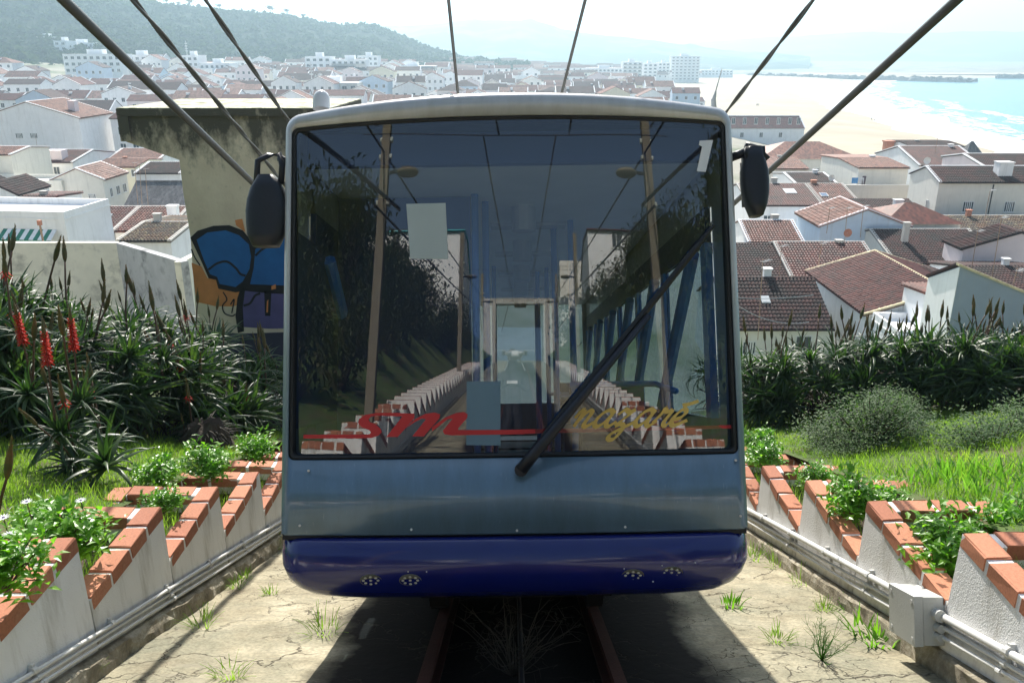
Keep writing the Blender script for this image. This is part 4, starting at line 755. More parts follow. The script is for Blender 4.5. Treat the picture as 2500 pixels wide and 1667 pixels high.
for k, (px, py, t, s_, lb) in enumerate(((2125, 1050, 9.0, 1.15, 'dark rounded bush in front of the right aloe hedge'), (2035, 1085, 9.3, .85, 'brownish low bush left of the dark rounded one'), (2410, 1080, 8.4, 1.05, 'wide green bush near the right frame edge'), (2500, 1050, 8.8, 1.15, 'green bush cut by the right frame edge'), (2235, 1085, 9.2, .9, 'dark twiggy bush between the two green bushes'), (2170, 1000, 9.9, .7, 'tall tuft of bush rising behind the dark rounded one'), (2330, 1120, 8.6, .6, 'low brown bush left of the wide green one'), (2075, 1110, 8.7, .6, 'low tuft of bush in front of the dark rounded one'))):
    x, n = att(px, py, t); sh = thing('garden_bush', lb, 'bush', TM @ Vector((x, t, n-.22*s_)), group='bushes before the right hedge'); o = obj('leaves', BSH[k % 2], sh, kind='stuff'); o.scale = (s_*rnd.uniform(1.0, 1.3), s_*rnd.uniform(.8, 1.1), s_*rnd.uniform(.62, .85)); o.rotation_euler = (0, 0, k*1.7)
# daisies
def daisy(px, py, t, lb):
    x, n = att(px, py, t); b_ = TM @ Vector((x, t, n)); d = thing('daisy_flower', lb, 'flower', b_, group='daisies at the left planters')
    MB().tube([(0, .01, -.14), (0, .005, -.06), (0, 0, 0)], .003, 5).build('stem', MT['twig'], d)
    for i in range(13):
        a = i*6.283/13; V, F = leafstrip(a, .25, .032, .005, .3, 3, .1); obj('petal', mkmesh('petal', V, F, MT['petal']), d)
    MB().ball((0, 0, .003), (.008, .008, .005), 8, 4).build('flower_eye', MT['daisyeye'], d)
daisy(65, 1225, 4.6, 'white daisy above the grass, highest of the left daisies'); daisy(197, 1222, 4.9, 'white daisy right of the highest one'); daisy(22, 1305, 3.9, 'white daisy over the big shrub at the frame edge'); daisy(58, 1342, 3.9, 'pale daisy lowest on the big shrub'); daisy(8, 1264, 4.0, 'white daisy touching the left frame edge')
# dead stump
x, n = att(510, 1060, 9.6); stp = thing('dead_stump', 'dark dry stump of a dead aloe on the left lawn', 'stump', TM @ Vector((x, 9.6, n-.25)))
mb = MB(); r_ = np.random.RandomState(3); rg = []
for z, q in ((0, .34), (.12, .33), (.28, .27), (.38, .20), (.42, .06)): rg.append([((q+.07*r_.randn()*.6)*math.cos(t), (q+.05*r_.randn())*math.sin(t), z+.04*r_.randn()) for t in np.linspace(0, 6.283, 15)[:-1]])
mb.loft(rg, 0, True, False, True).build('trunk', mat('stump', (.06, .045, .032), .95, .4, 8, .8, 30), stp)
mb = MB()
for i in range(240): th = r_.rand()*6.28; V, F = leafstrip(th, r_.uniform(-.8, .5), r_.uniform(.1, .22), .009, r_.uniform(.5, 2), 3, .2, (.24*math.cos(th)*r_.rand()**.4, .24*math.sin(th)*r_.rand()**.4, .1+.3*r_.rand())); mb.add(V, F)
mb.build('dry_leaves', MT['aloe_dry'], stp, kind='stuff')
# weeds on the track bed
def weed(px, py, kind, s_, lb):
    d = ray(px, py); k = H0/-d.dot(TN); p = CAM+d*k; r_ = np.random.RandomState(int(px)); q = thing('weed_tuft', lb, 'weed', p, group='weeds on the track bed'); mb = MB()
    for i in range(46 if kind == 0 else 26):
        th = r_.rand()*6.28; rr = .05*s_*r_.rand()**.5
        V, F = leafstrip(th+r_.randn()*.4, r_.uniform(.6, 1.5), s_*r_.uniform(.05, .15), .0032 if kind == 0 else .008, r_.uniform(.2, 1.3), 4, .2, (rr*math.cos(th)*1.6, rr*math.sin(th)*1.6, 0)); mb.add(V, F)
    mb.build('blades', MT['grass'] if kind == 0 else MT['leaf'], q, kind='stuff')
for i, (px, py, kd, s_, lb) in enumerate(((655, 1340, 0, 1.5, 'thick grass tuft at the left kerb beside the tram'), (700, 1315, 0, 1.1, 'grass tuft under the left edge of the bumper'), (495, 1527, 0, 1.0, 'grass tuft beside the cable shadow on the left concrete'), (577, 1432, 0, .7, 'thin weed near the left kerb, left of the shadow line'), (660, 1450, 0, .6, 'sparse weed on the left concrete by the bumper'), (350, 1548, 0, .8, 'weed in the gutter of the left kerb'), (560, 1650, 0, 1.0, 'grass tuft at the bottom frame edge, left'), (600, 1410, 0, .7, 'small weed in a crack left of the tram'), (790, 1545, 0, 1.2, 'grass tuft in the tram shadow, left'), (1840, 1365, 0, 1.2, 'grass tuft by the right corner of the bumper'), (1905, 1385, 0, 1.3, 'grass tuft at the right kerb, second from the tram'), (1960, 1425, 0, 1.2, 'grass tuft at the right kerb, third from the tram'), (1785, 1480, 1, .9, 'flat green weed right of the tram shadow'), (2010, 1490, 0, .8, 'weed between the right kerb tufts and the tall weed'), (2110, 1545, 1, 1.2, 'leafy weed under the junction box'), (2145, 1570, 1, 1.1, 'leafy weed in front of the junction box'), (2075, 1490, 1, 1.0, 'leafy weed behind the junction box at the kerb'), (2300, 1605, 1, 1.0, 'leafy weed in the right gutter below the pipes'), (1900, 1565, 0, .8, 'low weed near the tram shadow, right'), (210, 1655, 0, 1.0, 'grass tuft at the left bottom kerb end'))): weed(px, py, kd, s_, lb)
def drybush(px, py, s_, lb, mt, n=70, up=1.0):
    d = ray(px, py); k = H0/-d.dot(TN); p = CAM+d*k; r_ = np.random.RandomState(int(px)); q = thing('dry_weed', lb, 'weed', p); mb = MB()
    for i in range(n):
        th = r_.rand()*6.28; el = r_.uniform(.3, 1.5)*up; P = [np.zeros(3)]; a = el
        L = s_*r_.uniform(.4, 1.0)
        for j in range(5): th += r_.randn()*.25; a += r_.randn()*.2; P.append(P[-1]+L/5*np.array([math.cos(a)*math.cos(th), math.cos(a)*math.sin(th), math.sin(a)]))
        mb.tube(P, np.linspace(.0035, .0012, 6)*min(1.3, s_+.4), 4)
        for e in range(5): b_ = P[2+r_.randint(4)]; dv = r_.randn(3); dv[2] = abs(dv[2]); dv /= np.linalg.norm(dv); mb.tube([b_, b_+dv*.10*s_, b_+dv*.15*s_+r_.randn(3)*.02*s_], [.0014, .001, .0007], 3)
    mb.build('stalks', mt, q, kind='stuff')
drybush(2005, 1610, .36, 'tall thin weed with a long shadow on the right concrete', MT['grass2'], 26, 1.0)
drybush(1250, 1650, .62, 'dry branching weed in the dark below the bumper', MT['drytwig'], 34, .9)
# ================================================================== the town
def tilesheet(mb, x0, x1, y_e, z_e, y_r, z_r, pitch=.28, course=.42, m=0, bh=1.15, cs=.05):
    """Barrel tiles from the eave line (y_e, z_e) up to the ridge line (y_r, z_r), running along x."""
    S = math.hypot(y_r-y_e, z_r-z_e); uy, uz = (y_r-y_e)/S, (z_r-z_e)/S; ny, nz = -uz*np.sign(y_r-y_e)*1.0, abs(uy)
    nxp = max(2, int(round((x1-x0)/pitch))); px_ = np.linspace(x0, x1, nxp*4+1); hx = np.tile([0.0, .072, .09, .086], nxp)*pitch/.28*bh; hx = np.append(hx, 0.0)
    nc = max(2, int(round(S/course))); ss = []; hs = []
    for c_ in range(nc): ss += [S*c_/nc, S*(c_+1)/nc-.001]; hs += [cs, .004]
    ss = np.array(ss); hs = np.array(hs); A, B = np.meshgrid(px_, ss); Hh = hx[None, :] + hs[:, None] + NR.normal(size=A.shape)*.004
    V = np.stack([A, y_e+uy*B+ny*Hh, z_e+uz*B+nz*Hh], -1).reshape(-1, 3); a = len(px_)
    i, j = np.meshgrid(np.arange(a-1), np.arange(len(ss)-1)); o = (j*a+i).reshape(-1)
    F = np.stack([o, o+1, o+1+a, o+a], 1); F = F if y_r > y_e else F[:, ::-1]
    mb.V.append(V); mb.F += [list(f+mb.n) for f in F]; mb.M += [m]*len(F); mb.n += len(V)
WC = {}
def winmesh(w_, h, kind='sash'):
    k = (round(w_, 2), round(h, 2), kind)
    if k not in WC:
        mb = MB(); f = .07
        mb.box(-w_/2, -w_/2+f, -.05, .01, 0, h, 0); mb.box(w_/2-f, w_/2, -.05, .01, 0, h, 0); mb.box(-w_/2+f, w_/2-f, -.05, .01, 0, f, 0); mb.box(-w_/2+f, w_/2-f, -.05, .01, h-f, h, 0)
        mb.box(-w_/2+f, w_/2-f, -.02, .005, f, h-f, 1)
        if kind == 'sash': mb.box(-.03, .03, -.045, -.021, f, h-f, 0)
        if kind == 'slats':
            for q in np.linspace(-w_/2+f, w_/2-f, 6)[1:-1]: mb.box(q-.05, q+.05, -.06, -.022, f, h-f, 0)
        mb.box(-w_/2-.05, w_/2+.05, -.09, .01, -.08, -.001, 0)
        WC[k] = mb.mesh('window', [MT['wood_white'], MT['pane']])
    return WC[k]
def addwin(h, L, W, face, u, z, w_, hh, kind='sash'):
    o = obj('window', winmesh(w_, hh, kind), h)
    if face == 'S': o.location = (u, -W/2-.001, z)
    elif face == 'N': o.location = (u, W/2+.001, z); o.rotation_euler = (0, 0, math.pi)
    elif face == 'W': o.location = (-L/2-.001, u, z); o.rotation_euler = (0, 0, -math.pi/2)
    else: o.location = (L/2+.001, u, z); o.rotation_euler = (0, 0, math.pi/2)
def house(label, cx, cy, zb, L, W, wh, rise, rz=0.0, wall='white_wall', roof='tile_red', kind='gable', tiles=True, wins=(), chims=(), over=.28, verge=.12, group=None, cat='house', name='house', caps=True, vergemat=None, foot=3.0, pitch=.28, bh=1.15, cs=.05):
    h = thing(name, label, cat, (cx, cy, zb), rz, group); l, w_ = L/2, W/2; mb = MB(); f = -foot
    if kind == 'gable': mb.prism([(-l, -w_, f), (-l, w_, f), (-l, w_, wh), (-l, 0, wh+rise), (-l, -w_, wh)], (L, 0, 0))
    else: mb.box(-l, l, -w_, w_, f, wh)
    mb.build('wall', MT[wall], h)
    mb = MB(); k = rise/w_ if w_ else 0; th = .10; ye = w_+over; ze = wh-over*k
    if kind == 'gable':
        for s_ in (-1, 1): mb.hexa([(-l-verge, s_*ye, ze+.02), (l+verge, s_*ye, ze+.02), (l+verge, 0, wh+rise+.02), (-l-verge, 0, wh+rise+.02), (-l-verge, s_*ye, ze+.02+th), (l+verge, s_*ye, ze+.02+th), (l+verge, 0, wh+rise+.02+th), (-l-verge, 0, wh+rise+.02+th)])
        if tiles:
            for s_ in (-1, 1): tilesheet(mb, -l-verge, l+verge, s_*(ye+.03), ze+.12+th*.2, 0, wh+rise+.12+th*.2, pitch, .42, 0, bh, cs)
    elif kind == 'hip':
        r_ = max(.3, l-w_); P = [(-l-over, -ye, ze+.05), (l+over, -ye, ze+.05), (l+over, ye, ze+.05), (-l-over, ye, ze+.05), (-r_, 0, wh+rise+.05), (r_, 0, wh+rise+.05)]
        mb.add(P, [(0, 1, 5, 4), (1, 2, 5), (2, 3, 4, 5), (3, 0, 4), (3, 2, 1, 0)])
    elif kind == 'flat':
        mb.box(-l-.05, l+.05, -w_-.05, w_+.05, wh+.001, wh+.12)
        for a, b, c, d in ((-l, l, -w_, -w_+.2), (-l, l, w_-.2, w_), (-l, -l+.2, -w_+.2, w_-.2), (l-.2, l, -w_+.2, w_-.2)): mb.box(a, b, c, d, wh+.12, wh+.6)
    ro = mb.build('roof', MT[wall] if kind == 'flat' else MT[roof], h)
    if caps and kind == 'gable':
        mb = MB(); n = max(3, int(L/.45)); st = (L+2*verge)/n
        for i in range(n): x = -l-verge+i*st; mb.tube([(x, 0, wh+rise+.13), (x+st+.04, 0, wh+rise+.155)], [.13, .115], 7)
        mb.build('ridge_cap', MT[vergemat or roof], ro)
    if vergemat and kind == 'gable':
        for s_ in (-1, 1):
            mb = MB(); 
            for q in (-1, 1): mb.hexa([(s_*l-.16, q*ye, ze+.13), (s_*l+.16, q*ye, ze+.13), (s_*l+.16, 0, wh+rise+.13), (s_*l-.16, 0, wh+rise+.13), (s_*l-.16, q*ye, ze+.27), (s_*l+.16, q*ye, ze+.27), (s_*l+.16, 0, wh+rise+.27), (s_*l-.16, 0, wh+rise+.27)])
            mb.build('verge', MT[vergemat], ro)
    for c_ in chims:
        x, y, z0, cw, ch = c_[:5]; mt = MT[c_[5] if len(c_) > 5 else 'white_wall']; mb = MB(); mb.box(x-cw/2, x+cw/2, y-cw*.4, y+cw*.4, z0-.8, z0+ch); mb.box(x-cw/2-.07, x+cw/2+.07, y-cw*.4-.07, y+cw*.4+.07, z0+ch, z0+ch+.1); mb.build('chimney', mt, ro)
    for wn in wins: addwin(h, L, W, *wn)
    return h
def rowhouse(label, p0, p1, pr, Yr, pe, Ye, zb=9.0, back=None, **kw):
    """Ridge along X seen from pixel p0 to p1 at height pr (distance Yr), its near eave at pixel height pe (distance Ye)."""
    a = atY(p0, pr, Yr); b = atY(p1, pr, Yr); e = atY(p0, pe, Ye); W_ = 2*(Yr-Ye); zr, ze = a[2]-.15, e[2]
    if Yr < 160 and 'wins' not in kw:
        n_ = max(2, int((b[0]-a[0])/3.2)); L_ = b[0]-a[0]; kw['wins'] = [('S', -L_/2+L_*(i+.5+rnd.uniform(-.15, .15))/n_, ze-zb-rnd.uniform(1.7, 2.1), rnd.choice((.8, 1.0, 1.2)), rnd.choice((1.0, 1.2)), rnd.choice(('sash', 'slats', 'sash'))) for i in range(n_)]
    if Yr < 160 and 'chims' not in kw: kw['chims'] = [(rnd.uniform(-.35, .35)*(b[0]-a[0]), rnd.uniform(-.6, .6), zr-zb-.4, rnd.uniform(.45, .7), rnd.uniform(.7, 1.2), rnd.choice(('white_wall', 'grey_wall', 'terra')))]
    sl = (zr-ze)/(Yr-Ye); kw.setdefault('over', .28); ze2 = ze+kw['over']*sl
    return house(label, (a[0]+b[0])/2, Yr, zb, b[0]-a[0], W_, ze-zb, zr-ze, 0.0, **kw)
def gablehouse(label, x, Y0, Y1, half, zr, ze, zb=9.0, **kw):
    """Ridge along Y at x, from Y0 to Y1."""
    return house(label, x, (Y0+Y1)/2, zb, Y1-Y0, half*2, ze-zb, zr-ze, R(90), **kw)
MT['lichcap'] = mat('lichen_cap', (.50, .44, .28), .9, .3, 4)
# ---- right of the tram, near to far
h = gablehouse('white house with a large striped red tile roof rising over the right hedge', 31.0, 56.2, 68.5, 5.3, 15.9, 14.25, 9, roof='tile_maroon', vergemat='lichcap', over=.45, pitch=.37, bh=1.0, cs=.014, wins=[('N', -3.2, 2.9, .8, 1.1), ('N', 2.2, 2.6, .8, 1.0)])
house('low white annex with a flat parapet in front of the striped red roof', 29.2, 53.6, 9, 7.0, 4.2, 5.0, .1, 0, kind='flat', roof='white_wall', wins=[('S', -1.2, 2.2, .9, 1.1)])
rowhouse('cream house with a dark mossy red roof next to the tram on the right', 1745, 1984, 679, 62, 802, 57, 8.5, wall='cream_wall', roof='tile_dark', vergemat=None)
rowhouse('house with a red roof half in sun behind the striped one', 1890, 2105, 591, 76, 676, 70.5, 8.5, wall='cream_wall', roof='tile_red', vergemat='grey_wall')
rowhouse('old house with a blackened roof left of the half sunlit red roof', 1735, 1886, 595, 76.4, 678, 70.8, 8.5, wall='cream_wall', roof='tile_dark')
rowhouse('old house with a weathered dark roof and one tall chimney', 2125, 2363, 560, 83, 645, 76.5, 8.5, wall='cream_wall', roof='tile_dark', vergemat='grey_wall', chims=[(-2.6, -2.6, 5.6, .55, 2.0, 'grey_wall')])
p = atY(2345, 650, 45); gb = thing('grey_house', 'tall plain grey-blue gable wall at the right frame edge', 'house', (p[0], 45, 9))
q = atY(2520, 724, 45); Lx = q[0]-p[0]+4; zl = p[2]-9; zr2 = zl+(q[2]-p[2])*Lx/(q[0]-p[0]); dz = -1.5
mb = MB(); mb.hexa([(0, 0, -2), (Lx, 0, -2), (Lx, 3.2, -2), (0, 3.2, -2), (0, 0, zl), (Lx, 0, zr2), (Lx, 3.2, zr2+dz), (0, 3.2, zl+dz)]); mb.build('wall', MT['greyblue_wall'], gb)
MB().hexa([(-.03, .01, -2), (-.002, .01, -2), (-.002, 3.2, -2), (-.03, 3.2, -2), (-.03, .01, zl-.05), (-.002, .01, zl-.05), (-.002, 3.2, zl+dz-.05), (-.03, 3.2, zl+dz-.05)]).build('side_wall', MT['white_wall'], gb)
mb = MB(); A = np.array([-.15, -.10, zl+.03]); B = np.array([Lx, -.10, zr2+.03]); mb.prism([A, B, B+[0, 0, .14], A+[0, 0, .14]], (0, .32, 0)); mb.build('coping', MT['lichcap'], gb)
mb = MB(); mb.hexa([A+[0, .33, .0], B+[0, .33, .0], B+[0, 3.4, dz], A+[0, 3.4, dz], A+[0, .33, .12], B+[0, .33, .12], B+[0, 3.4, dz+.12], A+[0, 3.4, dz+.12]]); mb.build('roof', MT['tile_dark'], gb)
rowhouse('small orange red roof between the striped roof and the grey gable wall', 2268, 2350, 716, 53, 772, 49.5, 9, wall='white_wall', roof='tile_orange')
gablehouse('white gabled house behind the tall grey wall', 34.2, 57.5, 66, 4.2, 15.2, 13.8, 9, roof='tile_dark')
rowhouse('house with a dark roof at the right edge behind the grey gable wall', 2360, 2560, 650, 68, 735, 62, 9, roof='tile_dark')
gablehouse('white and pink house with its plain gable towards the camera, right edge', 46.6, 74, 77.5, 5.0, 16.4, 14.9, 8.5, wall='pink_wall', roof='tile_dark')
rowhouse('house with a long brown roof below the big white house', 2232, 2570, 527, 90, 588, 84, 8.5, wall='grey_wall', roof='tile_old', vergemat='grey_wall')
house('house with a low hipped red roof peeking over the weathered dark one', 43.0, 88.5, 8.5, 8.0, 7, 6.7, 1.5, 0, roof='tile_orange', kind='hip', tiles=False, wall='cream_wall')
gablehouse('pink and pale blue house with a broad orange brown roof and corniced eave', 36.6, 84, 91.5, 4.6, 16.7, 15.0, 8.5, wall='blue_wall', roof='tile_pink', vergemat='pink_wall', wins=[('N', -1.8, 2.3, .9, 1.2)])
rowhouse('house with a dark red roof and white chimney behind the pink house', 2072, 2215, 487, 97, 529, 92, 8.5, wall='pink_wall', roof='tile_dark', chims=[(1.2, -2.6, 6.5, .9, 1.0)])
h = rowhouse('house with a checkered tile roof and a raised skylight beside the tram', 1800, 1966, 449, 103, 503, 96.5, 8.5, wall='white_wall', roof='tile_red', vergemat='grey_wall')
h = rowhouse('house with a checkered tile roof and a flat blue skylight', 1970, 2055, 449, 103, 503, 96.5, 8.5, wall='white_wall', roof='tile_orange', vergemat='grey_wall')
rowhouse('white house with a sunlit tile roof low beside the tram on the right', 1805, 1932, 538, 85, 592, 81, 8.5, roof='tile_orange', vergemat='white_wall')
rowhouse('house with a plain dark red roof in front of the cream laundry house', 1914, 2010, 422, 118, 449, 113, 8.5, roof='tile_dark', vergemat='white_wall')
rowhouse('house with a striped pink roof just right of the mirror', 1840, 1943, 385, 131, 414, 125, 8.5, wall='cream_wall', roof='tile_pink')
house('cream house with a hipped pink roof behind the striped one', 50.5, 146, 8.0, 17, 11, 7.2, 2.2, 0, wall='cream_wall', roof='tile_pink', kind='hip', tiles=False, wins=[('S', 1, 4.2, 1, 1.4), ('S', 4, 4.2, 1, 1.4), ('S', -3, 4.2, 1, 1.4)])
rowhouse('cream house with laundry hung below its sunlit checkered roof', 2050, 2165, 386, 119, 412, 112, 8.0, wall='cream_wall', roof='tile_pink', wins=[('S', -.6, 5.6, 2.4, 1.5), ('S', 2.6, 5.5, 1.1, 1.2)])
rowhouse('white gabled house with a checkered red roof near the beach', 2193, 2340, 357, 137, 405, 129, 8.0, wall='white_wall', roof='tile_red', vergemat='white_wall', wins=[('W', -.8, 5.6, .8, 1.6), ('W', 1.0, 5.6, .7, 1.6)])
rowhouse('house with a dark flat-looking roof behind the checkered red roof near the beach', 2197, 2318, 345, 148, 360, 143, 8, roof='tile_dark')
BIG = rowhouse('large cream and white house with windows and a long dark red roof, right edge', 2262, 2640, 406, 98.6, 446, 95, 8.5, wall='cream_wall', roof='tile_dark', vergemat='white_wall', wins=[('S', -5.4, 6.0, 1.25, 1.25, 'slats'), ('S', -.6, 6.0, 1.2, 1.25, 'slats'), ('S', 3.6, 6.0, 1.2, 1.25, 'slats'), ('W', -1.6, 5.6, .5, 1.5)], chims=[(-1.2, -2.0, 10.1, 1.6, 1.4)])
MB().tube([(-2.9, -3.62, 0), (-2.9, -3.62, 9.2)], .07, 8).build('downpipe', MT['iron'], BIG)
rowhouse('house with a higher dark red roof and small gable behind the large cream house', 2352, 2640, 376, 108, 408, 103, 8.5, wall='pink_wall', roof='tile_dark', vergemat='white_wall')
h = rowhouse('long white beachfront house with a brown roof and balcony', 1700, 1952, 283, 268, 313, 262, 5.5, wall='white_wall', roof='flat_red', tiles=False, vergemat='white_wall', wins=[('S', u, 5.6, 1.1, 1.9) for u in (-13, -9.5, -6, -2.5, 1, 4.5, 8, 11.5, 14.2)] + [('S', u, 1.6, 1.1, 1.5) for u in (-9, -3, 3, 9)])
p = atY(2369, 372, 190); house('small pointed dark roof standing at the edge of the sand', p[0], 190, 6, 3.4, 3.4, p[2]-6, 2.4, 0, roof='tile_grey', kind='hip', tiles=False, cat='hut')
p = atY(2166, 372, 150); mb = MB(); mb.box(-.7, .7, -.7, .7, -8, 0); mb.box(-.85, .85, -.85, .85, 0, .25); t_ = thing('chimney_stack', 'square brown chimney stack above the roofs near the beach', 'chimney', (p[0], 150, atY(2166, 347, 150)[2])); mb.build('stack', MT['terra'], t_)
# yard wall behind the checkered roofs
p0 = atY(2060, 452, 109); p1 = atY(2225, 452, 109); MB().box(0, p1[0]-p0[0], 0, .4, -6, 0).build('yard_wall', MT['grey_wall'], mat=Matrix.Translation(Vector(p0)), label='grey yard wall with white posts below the cream laundry house', cat='wall')
# ---- left of the tram, near to far
rowhouse('house with a lichen spotted hipped-looking roof beside the graffiti wall', 352, 470, 543, 70, 591, 65, 9, wall='white_wall', roof='tile_old', vergemat='grey_wall', wins=[('S', .3, 5.6, 1.2, .9)])
rowhouse('house with a checkered roof, blue skylight and orange chimney', 176, 340, 505, 80.5, 573, 74, 9, wall='cream_wall', roof='tile_red', vergemat='grey_wall', chims=[(-2.2, -4.3, 7.6, .7, 1.5, 'terra')])
rowhouse('house with a paler checkered roof next to the one with a skylight', 343, 462, 505, 80.5, 566, 74.5, 9, wall='cream_wall', roof='tile_orange', vergemat='grey_wall', chims=[(2.0, -3.0, 8.3, .9, 1.0)])
gablehouse('cream house with two barred windows and an orange band on its right side', -57.6, 109.5, 116.5, 3.4, 17.5, 16.1, 9, wall='cream_wall', roof='tile_pink', over=.3, vergemat='white_wall', wins=[('W', 1.6, 4.3, 1.0, 1.0, 'slats'), ('W', -1.6, 4.3, 1.0, 1.0, 'slats'), ('S', -1.8, 4.6, .8, 1.2), ('S', .2, 4.6, 1.1, 1.2), ('S', 2.2, 4.6, 1.1, 1.2)])
house('house with a blackened old roof left of the graffiti wall', -41.5, 104, 9, 11.5, 8, 5.4, 2.2, 0, wall='grey_wall', roof='tile_grey', wins=[('S', 2.6, 3.4, 1.2, 1.0)], tiles=False)
rowhouse('white house with a dark red checkered roof and two big chimneys', 98, 227, 366, 136, 398, 129, 9, roof='tile_red', vergemat='white_wall', chims=[(-5.4, -3.6, 7.0, 1.3, 1.8), (1.2, -5.3, 6.4, 2.4, 2.2, 'pink_wall')])
rowhouse('cream house with a pale ochre roof behind the cream barred one', 262, 362, 388, 131, 410, 126, 9, wall='yellow_wall', roof='tile_pink', wins=[('S', 0, 5.2, 1.2, 1.1), ('S', 3, 5.2, 1.0, 1.1)])
rowhouse('house with a long pinkish roof left of the concrete overhang', 300, 420, 363, 146, 395, 139, 9, wall='white_wall', roof='tile_pink', vergemat='white_wall')
rowhouse('house with a dark red roof touching the concrete overhang', 365, 470, 396, 120, 425, 115, 9, wall='white_wall', roof='tile_dark', vergemat='white_wall')
gablehouse('white house with a small gable at the left frame edge, upper of two', -66, 97, 104, 3.0, 18.0, 16.6, 9, roof='tile_dark'); gablehouse('white house with a small gable at the left frame edge, right of its twin', -60.5, 96, 103, 2.6, 17.6, 16.3, 9, roof='tile_dark')
rowhouse('house with a flat brick red roof behind the white terrace', 60, 140, 478, 88, 512, 83, 9, roof='tile_red', wall='white_wall')
rowhouse('house with a sunlit striped roof over a terrace at the left frame edge', -60, 72, 358, 121, 380, 116, 9, wall='cream_wall', roof='tile_pink', vergemat='white_wall', wins=[('S', -1, 5, 3.0, 1.0)])
house('plain cream yard building at the left edge below the striped roof', -66, 112, 9, 13, 6, 6.5, .2, 0, wall='cream_wall', kind='flat')
p = atY(178, 513, 62); te = house('white terrace building with a green striped awning over a door, left', p[0]-8.2, 65, 9, 16.5, 6, p[2]-9.6, .2, R(-6), kind='flat', wins=[('S', 6.6, 7.4, .9, 2.0)])
mb = MB(); 
for i in range(12): mb.hexa([(3.2+i*.36, -3.05, 10.35), (3.2+i*.36+.36, -3.05, 10.35), (3.2+i*.36+.36, -3.95, 9.75), (3.2+i*.36, -3.95, 9.75), (3.2+i*.36, -3.05, 10.39), (3.2+i*.36+.36, -3.05, 10.39), (3.2+i*.36+.36, -3.95, 9.79), (3.2+i*.36, -3.95, 9.79)], i % 2)
mb.box(3.2, 7.52, -3.97, -3.93, 9.5, 9.76, 0); mb.build('awning', [MT['greenaw'], MT['white_wall']], te)
pa = atY(62, 251, 150); pe_ = atY(192, 290, 150); gablehouse('big white gable wall with four small windows at the left frame edge', pa[0], 150, 163, pe_[0]-pa[0], pa[2], pe_[2], 9, roof='tile_pink', wins=[('W', u, z, 1.3, .9, 'slats') for u in (2.2, -.4) for z in (5.0, 8.6)], vergemat='white_wall', chims=[(-2, -6.0, pa[2]-10.6, 1.5, 1.6, 'pink_wall')])
house('white three storey house with balconies behind the big white wall', -70.5, 163, 9, 9, 9, 11.3, 1.5, R(-8), roof='tile_red', wins=[('S', u, z, 1.2, 1.4) for u in (-2.6, 0, 2.6) for z in (2.4, 5.4, 8.4)])
house('white flat house with sunlit water tank left of the concrete overhang', -62, 172, 9, 9, 8, 9.4, .2, 0, kind='flat', wins=[('S', u, z, 1.3, 1.3) for u in (-2, 1.5) for z in (3.6, 6.8)])
def skyl(hname, px, py, w_, l_, mt, lb):                       # a roof window laid on the slope of the named house
    h_ = next(o for o in bpy.data.objects if o.get('label') == hname); d = ray(px, py); W_ = None
    ro = next(c for c in h_.children if c.name.startswith('roof')); wallo = next(c for c in h_.children if c.name.startswith('wall')); bb = np.array([v.co for v in wallo.data.vertices]); y0, zr = bb[:, 1].min(), bb[:, 2].max(); ze = sorted(set(np.round(bb[:, 2], 3)))[-2]
    lo = np.array([h_.location.x, h_.location.y, h_.location.z]); n_ = np.array([0, -(zr-ze), -y0]); n_ /= np.linalg.norm(n_); p0 = lo+np.array([0, y0, ze+.2]); k_ = (p0-CAM).dot(n_)/d.dot(n_); p = CAM+d*k_-lo; u = np.array([0, -y0, zr-ze]); u /= np.linalg.norm(u); mb = MB()
    C = [p+np.array([a*w_/2, 0, 0])+u*b*l_/2 for a, b in ((-1, -1), (1, -1), (1, 1), (-1, 1))]; mb.hexa([c-n_*.05 for c in C]+[c+n_*.12 for c in C], 0); mb.hexa([p+(c-p)*.82+n_*.10 for c in C]+[p+(c-p)*.82+n_*.135 for c in C], 1); mb.build('skylight', [MT['shutter'], MT[mt]], ro)
MT['skyblue'] = mat('skylight_glass', (.06, .11, .20), .08, .05, spec=.7)
skyl('house with a checkered roof, blue skylight and orange chimney', 259, 529, .95, .9, 'skyblue', ''); skyl('house with a checkered tile roof and a flat blue skylight', 2011, 477, .9, 1.1, 'skyblue', ''); skyl('house with a checkered tile roof and a raised skylight beside the tram', 1928, 468, 1.4, 1.5, 'galv', ''); skyl('cream house with a dark mossy red roof next to the tram on the right', 1868, 733, .65, .8, 'shutter', '')
def dish(px, py, Y, r_, lb, mt='shutter'):
    p = atY(px, py, Y); t_ = thing('satellite_dish', lb, 'dish', tuple(p)); mb = MB(); mb.loft([[(q*r_*math.cos(a), -.35*r_*(1-q*q)*-1-.2, q*r_*math.sin(a)) for a in np.linspace(0, 6.283, 17)[:-1]] for q in (1, .7, .35, .02)]); mb.build('reflector', MT[mt], t_, smooth=True); MB().tube([(0, -.1, 0), (0, .1, -.2), (0, .1, -1.3)], .03, 6).build('stand', MT['galv'], t_)
dish(2029, 434, 111, .42, 'white satellite dish beside the cream laundry house'); dish(2262, 392, 127, .55, 'pale satellite dish between the gable and the large cream house'); dish(2068, 568, 80, .42, 'reddish satellite dish below the pink gable', 'terra')
